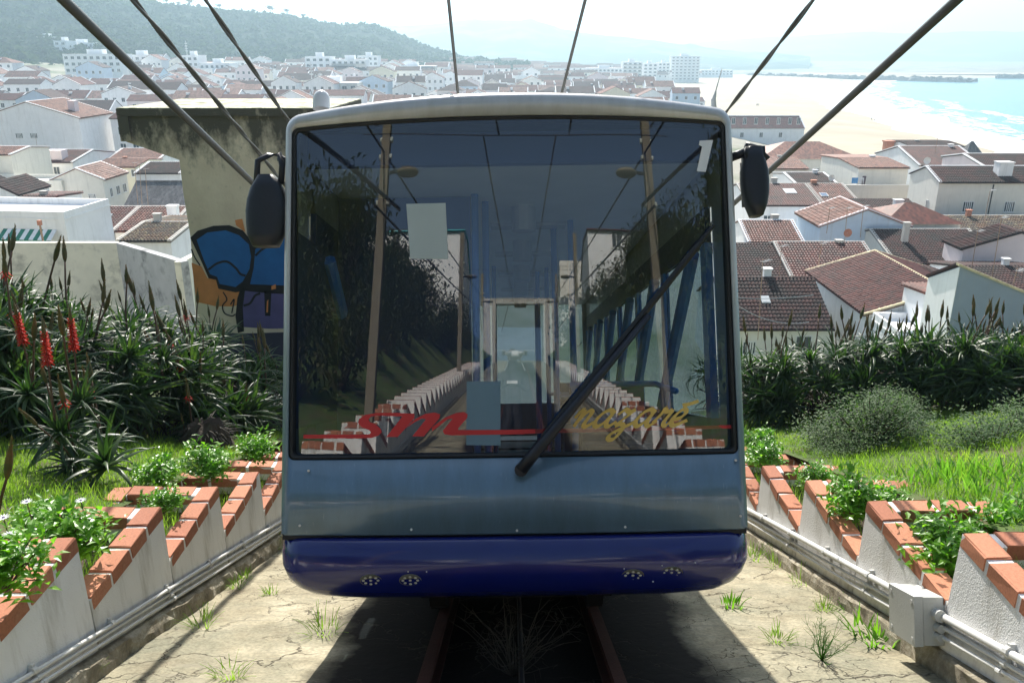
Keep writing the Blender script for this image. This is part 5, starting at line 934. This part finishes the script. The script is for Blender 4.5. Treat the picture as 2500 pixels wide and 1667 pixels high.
for (u0, u1, zt0, zb0, c_, lb) in ((2098, 2107, 434, 453, (.7, .7, .72), 'white striped towel hanging below the cream laundry house'), (2106, 2111, 430, 457, (.10, .06, .08), 'dark trousers hanging below the cream laundry house'), (2080, 2094, 434, 448, (.10, .28, .55), 'blue cloth hanging below the cream laundry house')):
    a, b = atY(u0, zt0, 111.2), atY(u1, zb0, 111.2); mb = MB(); mb.grid(lambda u, v: (u, .05*math.sin(u*9+v*2), v), np.linspace(0, b[0]-a[0], 6), np.linspace(0, b[2]-a[2], 6)); mb.build('laundry', mat('laundry_cloth', c_, .9, .1), mat=Matrix.Translation(Vector(a)), label=lb, cat='laundry')
for (a, b, sg, lb) in (((1800, 727), (1986, 720), .15, 'pale wire strung in front of the mossy roof, upper one'), ((1800, 745), (1975, 786), .55, 'pale wire strung in front of the mossy roof, lower one')):
    A_, B_ = np.array(atY(*a, 55.5)), np.array(atY(*b, 56)); MB().tube([A_+(B_-A_)*u-np.array([0, 0, sg*4*u*(1-u)]) for u in np.linspace(0, 1, 16)], .022, 5).build('house_wire', MT['galv'], label=lb, cat='wire')
# plain wall below the left town
m_ = MB(); A, B, C_ = np.array(atY(-420, 593, 34)), np.array(atY(283, 593, 34)), np.array(atY(442, 640, 30.6)); base = (B[0], B[1], 14.0); C_[2] = C_[2]
wl = thing('boundary_wall', 'plain stained boundary wall with a corner behind the left hedge', 'wall', base); 
MT['greywall2'] = mat('grey_stained_wall', (.46, .46, .46), .9, .12, 1.5, .3, 18, col2=(.17, .17, .17), c2scale=1.4, c2pos=(.5, .68))
def wseg(a, b, mt):
    d = b-a; n_ = np.array([d[1], -d[0], 0]); n_ /= -np.linalg.norm(n_); mb = MB(); f = np.array([0, 0, 1.])
    mb.hexa([(*a[:2], 13), (*b[:2], 13), (*(b+n_*.3)[:2], 13), (*(a+n_*.3)[:2], 13), a, b, b+n_*.3, a+n_*.3]); return mb
wseg(A, B, 0).build('wall', MT['oldwall'], wl, origin=base); wseg(B+[.01, -.01, 0], C_, 0).build('wall', MT['greywall2'], wl, origin=base)
D_ = C_+np.array([.9, 9, 0]); wseg(C_+[.01, .02, -.01], D_, 0).build('wall', MT['oldwall'], wl, origin=base)
# ---- graffiti building
m = bpy.data.materials.new('mouldy_render'); g = NT(m); v = g.coord(); cx_ = g.n('TexCoord'); sp = g.n('SeparateXYZ'); g.l(cx_.outputs['Object'], sp.inputs[0])
c = g.ramp(g.noise(v, 1.6, 6, .65).outputs[0], [(.3, (.62, .50, .385)), (.7, (.78, .66, .52))]); up = g.math('MULTIPLY_ADD', sp.outputs[2], .50, -2.10); nz = g.noise(g.coord('Object', (1.5, 1.5, .8)), 1.7, 7, .7)
f = g.ramp(g.math('ADD', up, g.math('MULTIPLY', nz.outputs[0], 1.25)), [(.50, (0, 0, 0)), (.78, (.93, .93, .93))]); c = g.mix(f, c, (.05, .048, .04)); f2 = g.ramp(g.noise(v, 5, 6, .7).outputs[0], [(.6, (0, 0, 0)), (.7, (.5, .5, .5))]); c = g.mix(f2, c, (.16, .14, .10))
g.l(c, g.b.inputs['Base Color']); g.b.inputs['Roughness'].default_value = .95; g.bump(g.noise(v, 22, 6).outputs[0], .4, .02); MT['mould'] = m
MT['mossroof'] = mat('moss_roof', (.55, .53, .40), .95, .15, 3, .4, 20, col2=(.16, .17, .08), c2scale=4, c2pos=(.5, .6))
YG = 14.5; gp = lambda x, y: np.array(atY(x, y, YG)); base = gp(470, 905); gbl = thing('graffiti_building', 'mouldy concrete building with a cantilevered roof and blue graffiti, left of the tram', 'building', tuple(base))
poly = [gp(*q) for q in ((294, 282), (800, 282), (800, 960), (492, 960), (465, 579), (447, 467), (438, 391), (301, 344))]
MB().prism(poly, (0, 2.6, 0)).build('wall', MT['mould'], gbl, origin=base)
a, b = gp(286, 265), gp(810, 265); mb = MB(); mb.box(a[0], b[0], YG-.06, YG+2.9, gp(286, 283)[2], a[2]-.004); mb.box(a[0]-.0, a[0]+.18, YG-.055, YG+2.8, gp(300, 345)[2], gp(286, 284)[2]); mb.build('roof_slab', MT['mould'], gbl, origin=base)
MB().box(a[0]+.01, b[0]-.01, YG-.05, YG+2.88, a[2]-.003, a[2]+.012).build('roof_cover', MT['mossroof'], gbl, origin=base)
gcol = {'graffiti_black': (.012, .012, .016), 'graffiti_blue': (.015, .12, .36), 'graffiti_orange': (.62, .24, .085), 'graffiti_dark': (.045, .045, .075), 'graffiti_violet': (.10, .085, .22)}
for k_, c_ in gcol.items(): MT[k_] = mat(k_, c_, .85, .2, 2.5, .15, 30)
def graf(mt, off, *Ps):
    for P in Ps: mb = MB(); mb.add([gp(.298*x, 400+.298*y)-[0, off, 0] for x, y in P], [tuple(range(len(P)))]); mb.build('graffiti', MT[mt], gbl, origin=base)
def stroke(mt, off, w_, *Ls):
    for L_ in Ls:
        mb = MB(); C = catmull(L_, 6)
        for i in range(len(C)-1):
            d = C[i+1]-C[i]; d = d/(np.linalg.norm(d)+1e-9); n_ = np.array([-d[1], d[0]])*w_; e = d*w_*.3; Q = [C[i]+n_-e, C[i+1]+n_+e, C[i+1]-n_+e, C[i]-n_-e]; mb.add([gp(.298*x, 400+.298*y)-[0, off+.0001*(i % 9), 0] for x, y in Q], [(0, 1, 2, 3)])
        mb.build('graffiti', MT[mt], gbl, origin=base)
graf('graffiti_orange', .004, [(1570, 810), (1650, 840), (1700, 935), (1770, 950), (1790, 1020), (1930, 1050), (2010, 1000), (1980, 1150), (1900, 1168), (1760, 1165), (1610, 1130)], [(1925, 462), (1985, 450), (2010, 560), (1935, 505)])
graf('graffiti_dark', .003, [(1630, 1400), (2450, 1375), (2450, 1850), (1650, 1850)]); graf('graffiti_violet', .005, [(2000, 1040), (2450, 1050), (2450, 1345), (2200, 1350), (1985, 1335), (1980, 1180)])
graf('graffiti_black', .006, [(1560, 605), (1620, 548), (1750, 508), (1880, 503), (1990, 545), (2070, 640), (2200, 600), (2450, 560), (2450, 1070), (2200, 1060), (2010, 1040), (1930, 1052), (1790, 1022), (1770, 950), (1710, 937), (1655, 810)], [(2010, 1020), (1990, 1180), (2000, 1370), (1950, 1385), (1930, 1250), (1945, 1100), (1975, 1010)], [(2165, 1040), (2225, 1040), (2215, 1245), (2172, 1245)])
graf('graffiti_blue', .008, [(1612, 622), (1700, 562), (1850, 545), (1960, 585), (2040, 660), (2058, 760), (2045, 860), (1990, 962), (1930, 1008), (1800, 983), (1780, 925), (1722, 903), (1672, 790)], [(2092, 700), (2180, 650), (2320, 600), (2450, 585), (2450, 1000), (2050, 985), (2080, 850)])
stroke('graffiti_black', .010, 9, [(1710, 865), (1780, 815), (1860, 800), (1930, 850), (1970, 900), (2010, 915)], [(2095, 750), (2150, 700), (2230, 665), (2300, 655)], [(2000, 1160), (2050, 1140), (2090, 1080), (2130, 1060)]); stroke('graffiti_black', .010, 5, [(1830, 1050), (1860, 1110), (1825, 1160), (1840, 1220), (1900, 1245), (1930, 1230)], [(1890, 1150), (1920, 1110), (1900, 1220)], [(1570, 700), (1600, 770), (1640, 830)])
graf('graffiti_orange', .011, [(2225, 1000), (2260, 985), (2262, 1022), (2225, 1030)], [(2188, 1125), (2200, 1110), (2196, 1215), (2184, 1215)])
# ---- apartment blocks
def block(label, p0, p1, ptop, Y, fl=None, cols=None, wall='white_wall', dep=14, zb=None, kind='sash', step=None, bands=False):
    a = atY(p0, ptop, Y); b = atY(p1, ptop, Y); L = b[0]-a[0]; z0 = float(town((a[0]+b[0])/2, Y)) if zb is None else zb; h_ = a[2]-z0; fl = fl or max(2, int(h_/3.1)); cols = cols or max(3, int(L/4))
    bl = thing('apartment_block', label, 'building', ((a[0]+b[0])/2, Y+dep/2, z0), group='apartment blocks'); mb = MB(); l = L/2
    mb.box(-l, l, -dep/2, dep/2, -4, h_); mb.build('wall', MT[wall], bl); mb = MB(); mb.box(-l-.1, l+.1, -dep/2-.1, dep/2+.1, h_+.002, h_+.35); mb.box(-l*.3, l*.25, -2, 3, h_+.35, h_+2.6); mb.build('roof', MT['white_wall'], bl)
    for i in range(fl):
        z = h_-3.0*(i+1)+.7
        if z < -.5: break
        for j in range(cols): addwin(bl, L, dep, 'S', -l+L*(j+.5)/cols, z, min(2.4, L/cols*.55), 1.5, kind)
        if bands: MB().box(-l*.96, l*.96, -dep/2-1.1, -dep/2-.002, z-.75, z-.55).build('balcony_slab', MT['white_wall'], bl); MB().box(-l*.96, l*.96, -dep/2-1.1, -dep/2-1.02, z-.549, z+.35).build('balcony_front', MT['grey_wall' if j % 2 else 'white_wall'], bl)
    return bl
block('long low white block on the hillside at the left frame edge', -40, 92, 100, 600, 3, 8); block('white block with a tan stair strip on the hillside, left', 76, 129, 92, 585, 4, 3); block('bright blank white slab block next to the tan stair strip', 130, 160, 101, 560, 4, 2); block('white flat block right of the blank slab block', 150, 226, 106, 575, 3, 7)
block('long pale blue-white block with a row of windows, left of the thick cable', 152, 292, 134, 440, 3, 9); block('white block behind the thick left cable', 296, 372, 136, 470, 3, 5); block('white block with a mast on its roof, between the left cables', 442, 482, 137, 480, 4, 3); block('wide low white block right of the mast block', 486, 560, 156, 470, 2, 6)
block('white tower-like block above the tram beacon', 744, 806, 140, 500, 5, 4); block('balconied block right of the tower-like one', 808, 893, 147, 490, 5, 6, bands=True); block('white block behind the balconied one', 872, 922, 138, 560, 4, 4); block('grey balconied block left of the overhead wire', 944, 1062, 163, 520, 4, 8, 'grey_wall', bands=True); block('low white block under the left overhead wire', 1066, 1130, 182, 560, 3, 5)
block('seafront block with a hipped top, left of the tall hotel', 1521, 1569, 152, 760, 7, 4, bands=True); block('narrow seafront block next to the hipped one', 1571, 1606, 156, 800, 7, 3); block('seafront block just left of the tall hotel', 1608, 1636, 154, 850, 8, 3); block('tall seafront hotel with a grid of balconies, highest on the beach', 1640, 1710, 138, 900, 10, 7, bands=True, zb=4); block('wide pale seafront block with many dormers', 1432, 1520, 168, 720, 4, 9); block('low seafront block at the end of the row, right of the tall hotel', 1712, 1790, 172, 1080, 3, 9, zb=4)
block('antenna covered white house behind the tram roof, left', 745, 872, 205, 330, 2, 6, 'cream_wall')
for (px, pt, pb, Y, lb) in ((458, 100, 138, 484, 'radio mast on a white block between the left cables'), (762, 150, 200, 335, 'cluster mast on the antenna covered house'), (784, 178, 206, 334, 'shorter mast on the antenna covered house')):
    a = atY(px, pt, Y); b = atY(px, pb+6, Y); t_ = thing('radio_mast', lb, 'mast', tuple(b)); hh = a[2]-b[2]; MB().tube([(0, 0, 0), (0, 0, hh)], [.22, .10], 6).build('pole', MT['galv'], t_)
    for i in range(4): z = hh*(.4+.14*i); MB().box(-.7, .7, -.12, .12, z, z+.5).build('antenna_panel', MT['shutter'], t_)
# ---- rows of ordinary houses filling the town
rw, cnt = 0, 0; Yr_ = 178.0; rf = ['flat_red', 'flat_dark', 'flat_dark', 'flat_dark', 'flat_red', 'flat_red', 'flat_orange', 'flat_pink']; wn = ['white_wall']*9+['cream_wall', 'yellow_wall', 'pink_wall', 'blue_wall']
cname = {'flat_red': 'red brown', 'flat_dark': 'dark maroon', 'flat_orange': 'orange', 'flat_pink': 'pale pink'}
FARV = []; 
while Yr_ < 1150:
    dY = 12+Yr_*.028; row = []
    xl = -.70*Yr_; x = xl+rnd.uniform(0, 5); xr = float(xprom(Yr_))-14
    while x < xr:
        L = rnd.uniform(8, 13)+Yr_*.006; xc = x+L/2; x += L+(rnd.uniform(.2, 1.5) if rnd.random() < .75 else rnd.uniform(4, 9)); yy = Yr_+rnd.uniform(-3, 3); zb = float(town(xc, yy)); st_ = rnd.choice((1, 2, 2, 2, 3)); wh = 3.0*st_+rnd.uniform(0, .8); Wd = rnd.uniform(7.5, 11)
        d = np.array([xc, yy, zb+wh])-CAM; dz = d.dot(FW); px, py = 1250+FPX*d[0]/dz, 833.5-FPX*d.dot(UP)/dz
        if px < -70 or px > 2560: continue
        if 735 < px < 1765 and py > 262: continue
        if px > 640 and py > 330: continue
        if Yr_ < 700 and px > 1685: continue
        if Yr_ > 560 and math.atan2(xc, yy) < R(-17.5): continue
        if Yr_ > 405 and px < 300: continue
        row.append((px, xc, yy, zb, L, Wd, wh, rnd.choice(rf), rnd.choice(wn), rnd.random(), st_))
    rw += 1
    for i, (px, xc, yy, zb, L, Wd, wh, ro, wa, q, st_) in enumerate(row):
        if cnt >= 285 or Yr_ > 640: FARV.append((xc, yy, zb, L, Wd, wh, ro, wa, q)); continue
        cnt += 1; rot = 0 if q < .58 else R(90); kd = 'flat' if q > .93 else ('hip' if .50 < q < .56 else 'gable'); lw, ww = (L, Wd) if rot == 0 else (Wd, L*.8)
        nw = 3 if L < 12 else 4; face = 'S' if rot == 0 else 'W'; span = lw if rot == 0 else ww
        wins = [(face, -span/2+span*(j+.5)/nw, 3.0*s2+.9, 1.1, 1.3) for j in range(nw) for s2 in range(max(0, st_-2), st_)] if Yr_ < 520 else [(face, -span/2+span*(j+.5)/2, 3.0*(st_-1)+.9, 1.6, 1.4) for j in range(2)]
        lab = '%s %s with %s %s roof, %s from the left in roof row %s' % (wa.split('_')[0], 'house' if rot == 0 else 'gable house', cname[ro] if kd != 'flat' else 'flat', 'hipped' if kd == 'hip' else ('terrace' if kd == 'flat' else 'pitched'), ordw(i+1), ordw(rw))
        house(lab, xc, yy, zb, lw, ww, wh, ww*.5*rnd.uniform(.36, .5), rot+R(rnd.uniform(-5, 5)), wa, ro, kd, False, wins, [(rnd.uniform(-lw*.3, lw*.3), -ww*.2, wh+.6, .9, 1.3)] if rnd.random() < .45 else [], .25, .12, 'houses in the rows of the town', caps=False, vergemat='white_wall' if rnd.random() < .5 and kd == 'gable' else None, foot=4)
    Yr_ += dY
mb = MB(); fm = ['white_wall', 'flat_red', 'flat_dark', 'flat_orange', 'flat_pink', 'cream_wall', 'pane']
for (xc, yy, zb, L, Wd, wh, ro, wa, q) in FARV:
    l, w_ = L/2, Wd/2; rs_ = w_*.42; o = np.array([xc, yy, zb]); mb.box(xc-l, xc+l, yy-w_, yy+w_, zb-4, zb+wh, 0 if wa != 'cream_wall' else 5); k = fm.index(ro)
    mb.prism([o+[-l-.2, -w_-.3, wh+.02], o+[-l-.2, w_+.3, wh+.02], o+[-l-.2, 0, wh+rs_]], (2*l+.4, 0, 0), k)
    for j in range(3): xx = xc-l+L*(j+.5)/3; mb.box(xx-.6, xx+.6, yy-w_-.04, yy-w_+.1, zb+wh-2.1, zb+wh-.7, 6)
if FARV: mb.build('distant_town', [MT[k] for k in fm], kind='stuff', label='far-off mass of white houses and tiled roofs under the hazy hills', cat='town')
# ---- television masts on the nearer roofs
def tv(p0, p1, Y, lb, els=5, ln=.6):
    a, b = np.array(atY(*p0, Y)), np.array(atY(*p1, Y)); t_ = thing('television_aerial', lb, 'aerial', tuple(b), group='television aerials on the roofs'); d = a-b; d[1] = 0
    MB().tube([(0, 0, 0), d], .028, 6).build('mast', MT['rust'], t_); mb = MB(); mb.tube([d+[-ln*.2, -.35, -.1], d+[ln, .3, -.1]], .018, 5)
    for i in range(els): u = i/(els-1); c_ = d+np.array([-ln*.2+1.2*ln*u, -.35+.65*u, -.1]); mb.tube([c_-[.12, -.2, 0], c_+[.12, -.2, 0]], .010, 4)
    mb.build('antenna_bars', MT['galv'], t_)
tv((1863, 633), (1850, 830), 56, 'rusty aerial mast beside the tram in front of the mossy roof'); tv((1908, 597), (1902, 690), 69, 'aerial mast on the half sunlit red roof, left'); tv((2007, 590), (1996, 660), 70, 'aerial mast in the middle of the half sunlit red roof'); tv((2026, 505), (2018, 570), 82, 'aerial mast on the pink gable, leftmost'); tv((2069, 505), (2062, 590), 82, 'aerial mast on the pink gable, middle'); tv((2109, 500), (2100, 580), 82, 'aerial mast on the pink gable, rightmost'); tv((2388, 560), (2372, 655), 66, 'aerial mast with a white bar left of the pink gable wall'); tv((2446, 527), (2422, 675), 62, 'tall rusty aerial mast at the right in front of the pink gable'); tv((2418, 462), (2395, 585), 84, 'thin mast before the large cream house'); tv((2484, 655), (2474, 695), 50, 'aerial over the grey gable wall at the right edge'); tv((2290, 330), (2283, 372), 134, 'aerial on the checkered roof near the beach'); tv((328, 395), (337, 500), 95, 'leftmost of three thin masts before the blackened roof', 3, .3); tv((340, 398), (347, 500), 95, 'middle of three thin masts before the blackened roof', 3, .3); tv((354, 410), (362, 505), 95, 'rightmost of three thin masts before the blackened roof', 3, .3); tv((87, 330), (92, 372), 145, 'thin mast on the big white wall at the left', 3, .5)
# street lamp and sagging wires near
a = atY(112, 550, 57); b = atY(115, 640, 57); t_ = thing('street_lamp', 'rusty lamp post in front of the green awning', 'lamp post', tuple(b)); MB().tube([(0, 0, -4), (0, 0, a[2]-b[2])], .07, 8).build('post', MT['rust'], t_); MB().box(-.12, .12, -.12, .12, a[2]-b[2], a[2]-b[2]+.35).build('lamp_head', MT['terra'], t_)
# bathers on the sand
MT['cloth'] = mat('dark_clothes', (.05, .05, .06), .8, .2)
for i, (px, py, lb) in enumerate(((1848, 260, 'person walking on the far sand, left of a pair'), (1852, 260, 'person walking on the far sand, right of a pair'), (2128, 293, 'person standing on the sand close to the surf, farther one'), (2136, 297, 'person standing on the sand close to the surf, nearer one'))):
    p = atZ(px, py, 1.9); t_ = thing('person', lb, 'person', tuple(p), rnd.uniform(0, 6)); me = bpy.data.meshes.new('body'); Vp = [(0, 0, .9), (0, 0, 1.2), (0, 0, 1.42), (0, 0, 1.5), (0, 0, 1.66), (.1, .05, .48), (.11, .16, .05), (-.1, -.05, .48), (-.11, -.16, .05), (.2, 0, 1.35), (.25, .05, 1.05), (.24, .1, .8), (-.2, 0, 1.35), (-.25, -.05, 1.05), (-.24, -.1, .8)]
    me.from_pydata(Vp, [(0, 1), (1, 2), (2, 3), (3, 4), (0, 5), (5, 6), (0, 7), (7, 8), (2, 9), (9, 10), (10, 11), (2, 12), (12, 13), (13, 14)], []); me.materials.append(MT['cloth']); o = obj('body', me, t_); sm = o.modifiers.new('skin', 'SKIN')
    for q, r_ in zip(me.skin_vertices[0].data, (.16, .15, .17, .07, .11, .09, .06, .09, .06, .07, .055, .045, .07, .055, .045)): q.radius = (r_, r_)
    me.skin_vertices[0].data[0].use_root = True
# ================================================================== cables, poles, what stands up the hill behind the camera
MT['cable'] = mat('black_cable', (.045, .047, .05), .42, .2, 6); MT['wire'] = mat('wire', (.10, .10, .10), .4, .1, metal=.5); MT['poleconc'] = mat('pole_concrete', (.20, .175, .125), .9, .15, 3, .3, 40); MT['insul'] = mat('insulator', (.62, .66, .60), .3, .1); MT['lampbrown'] = mat('lamp_housing', (.16, .13, .08), .5, .2)
def cable(label, P0, P1, r_, twist=0, sag=.0, k=8):
    """A cable through two pixels: each is (px, py, height n above the track)."""
    def pt(px, py, n): d = ray(px, py); s_ = (n-H0)/d.dot(TN); p = d*s_; return np.array([p[0], p.dot(TD), n])
    a, b = pt(*P0), pt(*P1); d = (b-a)/(b[1]-a[1]); p0 = a+d*(-1.75-a[1]); p1 = b+d*(46-b[1])
    us = np.linspace(0, 1, 420 if twist else 40); ctr = [p0+(p1-p0)*u for u in us]
    c = thing('overhead_cable', label, 'cable', mat=TM, group='cables strung along the track')
    if not twist: MB().tube(ctr, r_, 10).build('strand', MT['cable'], c, smooth=True)
    else:
        for s_ in range(2): MB().tube([p+np.array([math.cos(i*.42+s_*math.pi)*r_*.55, 0, math.sin(i*.42+s_*math.pi)*r_*.55]) for i, p in enumerate(ctr)], r_*.62, 6).build('strand', MT['cable'], c, smooth=True)
    return p0
ends = [cable('thick black cable crossing the upper left corner', (155, 0, 3.53), (606, 436, 3.53), .028), cable('twisted wire second from the left, over the graffiti building', (326, 0, 4.6), (625, 365, 4.6), .024, 1), cable('twisted wire third from the left, ending behind the tram roof', (502, 0, 4.7), (680, 260, 4.7), .022, 1),
        cable('straight overhead contact wire, left one above the tram', (1095, 0, 4.45), (1117, 218, 4.45), .013), cable('straight overhead contact wire, right one above the tram', (1429, 0, 4.45), (1374, 218, 4.45), .013), cable('twisted wire right of the tram, above the beach', (1986, 0, 4.6), (1787, 256, 4.6), .020, 1), cable('thick black cable crossing the upper right corner over the beach', (2336, 0, 3.6), (1876, 420, 3.6), .027)]
def pole(x, t, lb, grp):
    p = thing('utility_pole', lb, 'pole', mat=TM @ Matrix.Translation((x, t, 0)) @ Matrix.Rotation(ANG, 4, 'X'), group=grp); MB().box(-.10, .10, -.07, .07, -.3, 6.6).build('post', MT['poleconc'], p)
    for z in (4.2, 5.0, 5.3): MB().tube([(-.16, 0, z), (.16, 0, z)], .045, 8).build('insulator', MT['insul'], p)
    s_ = 1 if x < 0 else -1; MB().tube([(0, 0, 4.7), (s_*.35, 0, 4.75)], .03, 6).build('lamp_arm', MT['iron'], p); MB().ball((s_*.55, 0, 4.72), (.26, .12, .07), 12, 6).build('street_light', MT['lampbrown'], p, smooth=True)
    return p
for i, t in enumerate((-1.75, -21, -40)):
    for s_ in (-1, 1): pole(.05+s_*2.62, t, 'concrete pole up the track seen in the windscreen, %s pair, %s side' % (ordw(i+1), 'left' if s_ < 0 else 'right'), 'poles up the track')
    MB().tube([(-2.6, t, 4.5), (-.5, t, 4.44), (.6, t, 4.44), (2.65, t, 4.5)], .008, 5).build('span_wire', MT['wire'], mat=TM, label='wire spanning the track between the %s pair of poles' % ordw(i+1), cat='wire', group='span wires up the track')
for s_ in (-1, 1): MB().tube([(.05+s_*.5, -1.75, 4.45), (.05+s_*.5, -45, 4.45)], .012, 6).build('contact_wire', MT['wire'], mat=TM, label='contact wire running uphill, %s of two' % ('left' if s_ < 0 else 'right'), cat='wire', group='contact wires uphill')
for (x, n) in ((-2.35, 3.6), (2.35, 3.6), (-2.6, 4.7), (2.6, 4.7)): MB().tube([(x, -1.75, n), (x, -45, n)], .022, 6).build('uphill_cable', MT['cable'], mat=TM, label='dark cable running uphill on the %s poles, %s one' % ('left' if x < 0 else 'right', 'lower' if n < 4 else 'upper'), cat='cable', group='cables uphill')
# banks of dark shrubs up the hill
MT['bankleaf'] = leafmat('bank_leaf', ((.035, .05, .02), (.07, .085, .03), (.13, .12, .055)), .25, .6, 1.2)
BK = [shrub_mesh(70+i, 1100, .9, .8, .13, 'bank', 30, 2.6).mesh('leaves', [MT['bankleaf'], MT['twig']]) for i in range(3)]
for s_ in (-1, 1):
    for i in range(46):
        t = -2.5-i*1.05-rnd.random(); x = s_*(rnd.uniform(4.1, 5.2) if i % 3 == 0 else rnd.uniform(5.6, 12.5)); b_ = thing('bank_shrub', 'dark scrubby shrub on the bank uphill of the camera, %s side' % ('left' if s_ < 0 else 'right'), 'shrub', TM @ Vector((x, t, float(lawn_n(x, t))-.1)), group='bank shrubs uphill %s' % ('left' if s_ < 0 else 'right'))
        o = obj('leaves', BK[i % 3], b_, kind='stuff'); k = rnd.uniform(.9, 1.5)*(1 if i % 2 else 1.7); o.scale = (k, k, k*1.05); o.rotation_euler = (0, 0, rnd.uniform(0, 6))
# houses at the top of the track
MT['teal'] = mat('teal_roof', (.06, .42, .46), .6, .1); MT['hillwall'] = MT['white_wall']
def uphouse(lb, x, t, n, L, W_, wh, rise, rz, roof='tile_red', wall='white_wall', kind='gable', wins=()): p = TM @ Vector((x, t, n)); return house(lb, p.x, p.y, p.z, L, W_, wh, rise, rz, wall, roof, kind, False, wins, (), foot=8, caps=False)
wq = [('N', u, 1.4, 1.2, 1.4) for u in (-4, -1.5, 1.5, 4)]
uphouse('white house with a teal roof above the left bank, seen in the windscreen', -12, -58, 6.6, 14, 8, 2.6, 1.2, 0, 'teal', wins=wq); uphouse('white house high above the left bank, seen in the windscreen', -20, -66, 7.6, 14, 8, 2.8, 1.2, 0, wins=wq); uphouse('white house above the right bank, seen in the windscreen', 14, -54, 6.0, 15, 8, 2.8, 1.2, 0, wins=wq); uphouse('white terrace house right of the upper station, seen in the windscreen', 9, -70, 2, 9, 8, 6.0, 1.5, 0, wall='cream_wall', kind='flat', wins=wq)
st = TM @ Vector((0, -74, 0)); us_ = thing('upper_station', 'pale upper station gateway closing the track, seen in the windscreen', 'station', tuple(st))
mb = MB(); mb.box(-4.0, -2.6, -3, 3, -2, 5.6); mb.box(2.6, 4.0, -3, 3, -2, 5.6); mb.box(-2.6, 2.6, -3, 3, 5.0, 5.6); mb.build('wall', MT['grey_wall'], us_)
# drone and its pilot, close behind the lens
MT['dronewhite'] = mat('drone_white', (.72, .72, .72), .35, .03, coat=.3); MT['jacket'] = mat('jacket', (.03, .03, .04), .8, .2); MT['skin'] = mat('skin', (.50, .30, .21), .6, .1)
dr = thing('camera_drone', 'white quadcopter drone seen in the windscreen', 'drone', mat=TM @ Matrix.Translation((-.02, -.22, 1.72))); mb = MB(); mb.ball((0, 0, .0), (.09, .08, .05), 14, 8); mb.build('body', MT['dronewhite'], dr, smooth=True)
for sx in (-1, 1):
    for sy in (-1, 1):
        MB().tube([(0, 0, .01), (sx*.12, sy*.12, .02)], [.03, .016], 8).build('arm', MT['dronewhite'], dr, smooth=True); MB().tube([(sx*.12, sy*.12, .0), (sx*.12, sy*.12, .045)], .018, 8).build('motor', MT['iron'], dr); mb = MB(); mb.box(sx*.12-.115, sx*.12+.115, sy*.12-.012, sy*.12+.012, .048, .051); mb.build('propeller', MT['dronewhite'], dr)
    mb = MB(); mb.tube([(sx*.05, -.06, -.02), (sx*.11, -.07, -.16), (sx*.11, .05, -.16), (sx*.05, .05, -.02)], .007, 6); mb.build('landing_leg', MT['dronewhite'], dr)
pn = thing('person', 'drone pilot in a dark jacket seen in the windscreen', 'person', mat=Matrix.Translation(TM @ Vector((-.10, -4.6, .02)))); me = bpy.data.meshes.new('body')
Vp = [(0, 0, .95), (0, 0, 1.2), (0, 0, 1.42), (0, .02, 1.5), (0, .04, 1.68), (.1, .03, .5), (.12, -.02, .06), (.12, .12, .03), (-.1, .03, .5), (-.12, -.02, .06), (-.12, .12, .03), (.21, 0, 1.38), (.26, .06, 1.12), (.12, .30, 1.12), (-.21, 0, 1.38), (-.26, .06, 1.12), (-.12, .30, 1.12), (.06, .36, 1.13), (-.06, .36, 1.13)]
me.from_pydata(Vp, [(0, 1), (1, 2), (2, 3), (3, 4), (0, 5), (5, 6), (6, 7), (0, 8), (8, 9), (9, 10), (2, 11), (11, 12), (12, 13), (13, 17), (2, 14), (14, 15), (15, 16), (16, 18)], []); me.materials.append(MT['jacket']); o = obj('body', me, pn); o.modifiers.new('skin', 'SKIN'); o.modifiers.new('sub', 'SUBSURF').levels = 1
for q, r_ in zip(me.skin_vertices[0].data, (.16, .15, .17, .065, .105, .085, .06, .04, .085, .06, .04, .075, .055, .04, .075, .055, .04, .03, .03)): q.radius = (r_, r_)
me.skin_vertices[0].data[0].use_root = True
MB().ball((0, .045, 1.72), (.088, .105, .115), 14, 9).build('head', MT['skin'], pn, smooth=True); MB().ball((0, .02, 1.765), (.095, .11, .095), 14, 8).build('hair', MT['jacket'], pn, smooth=True); MB().box(-.09, .09, .33, .40, 1.11, 1.16).build('controller', MT['dronewhite'], pn)
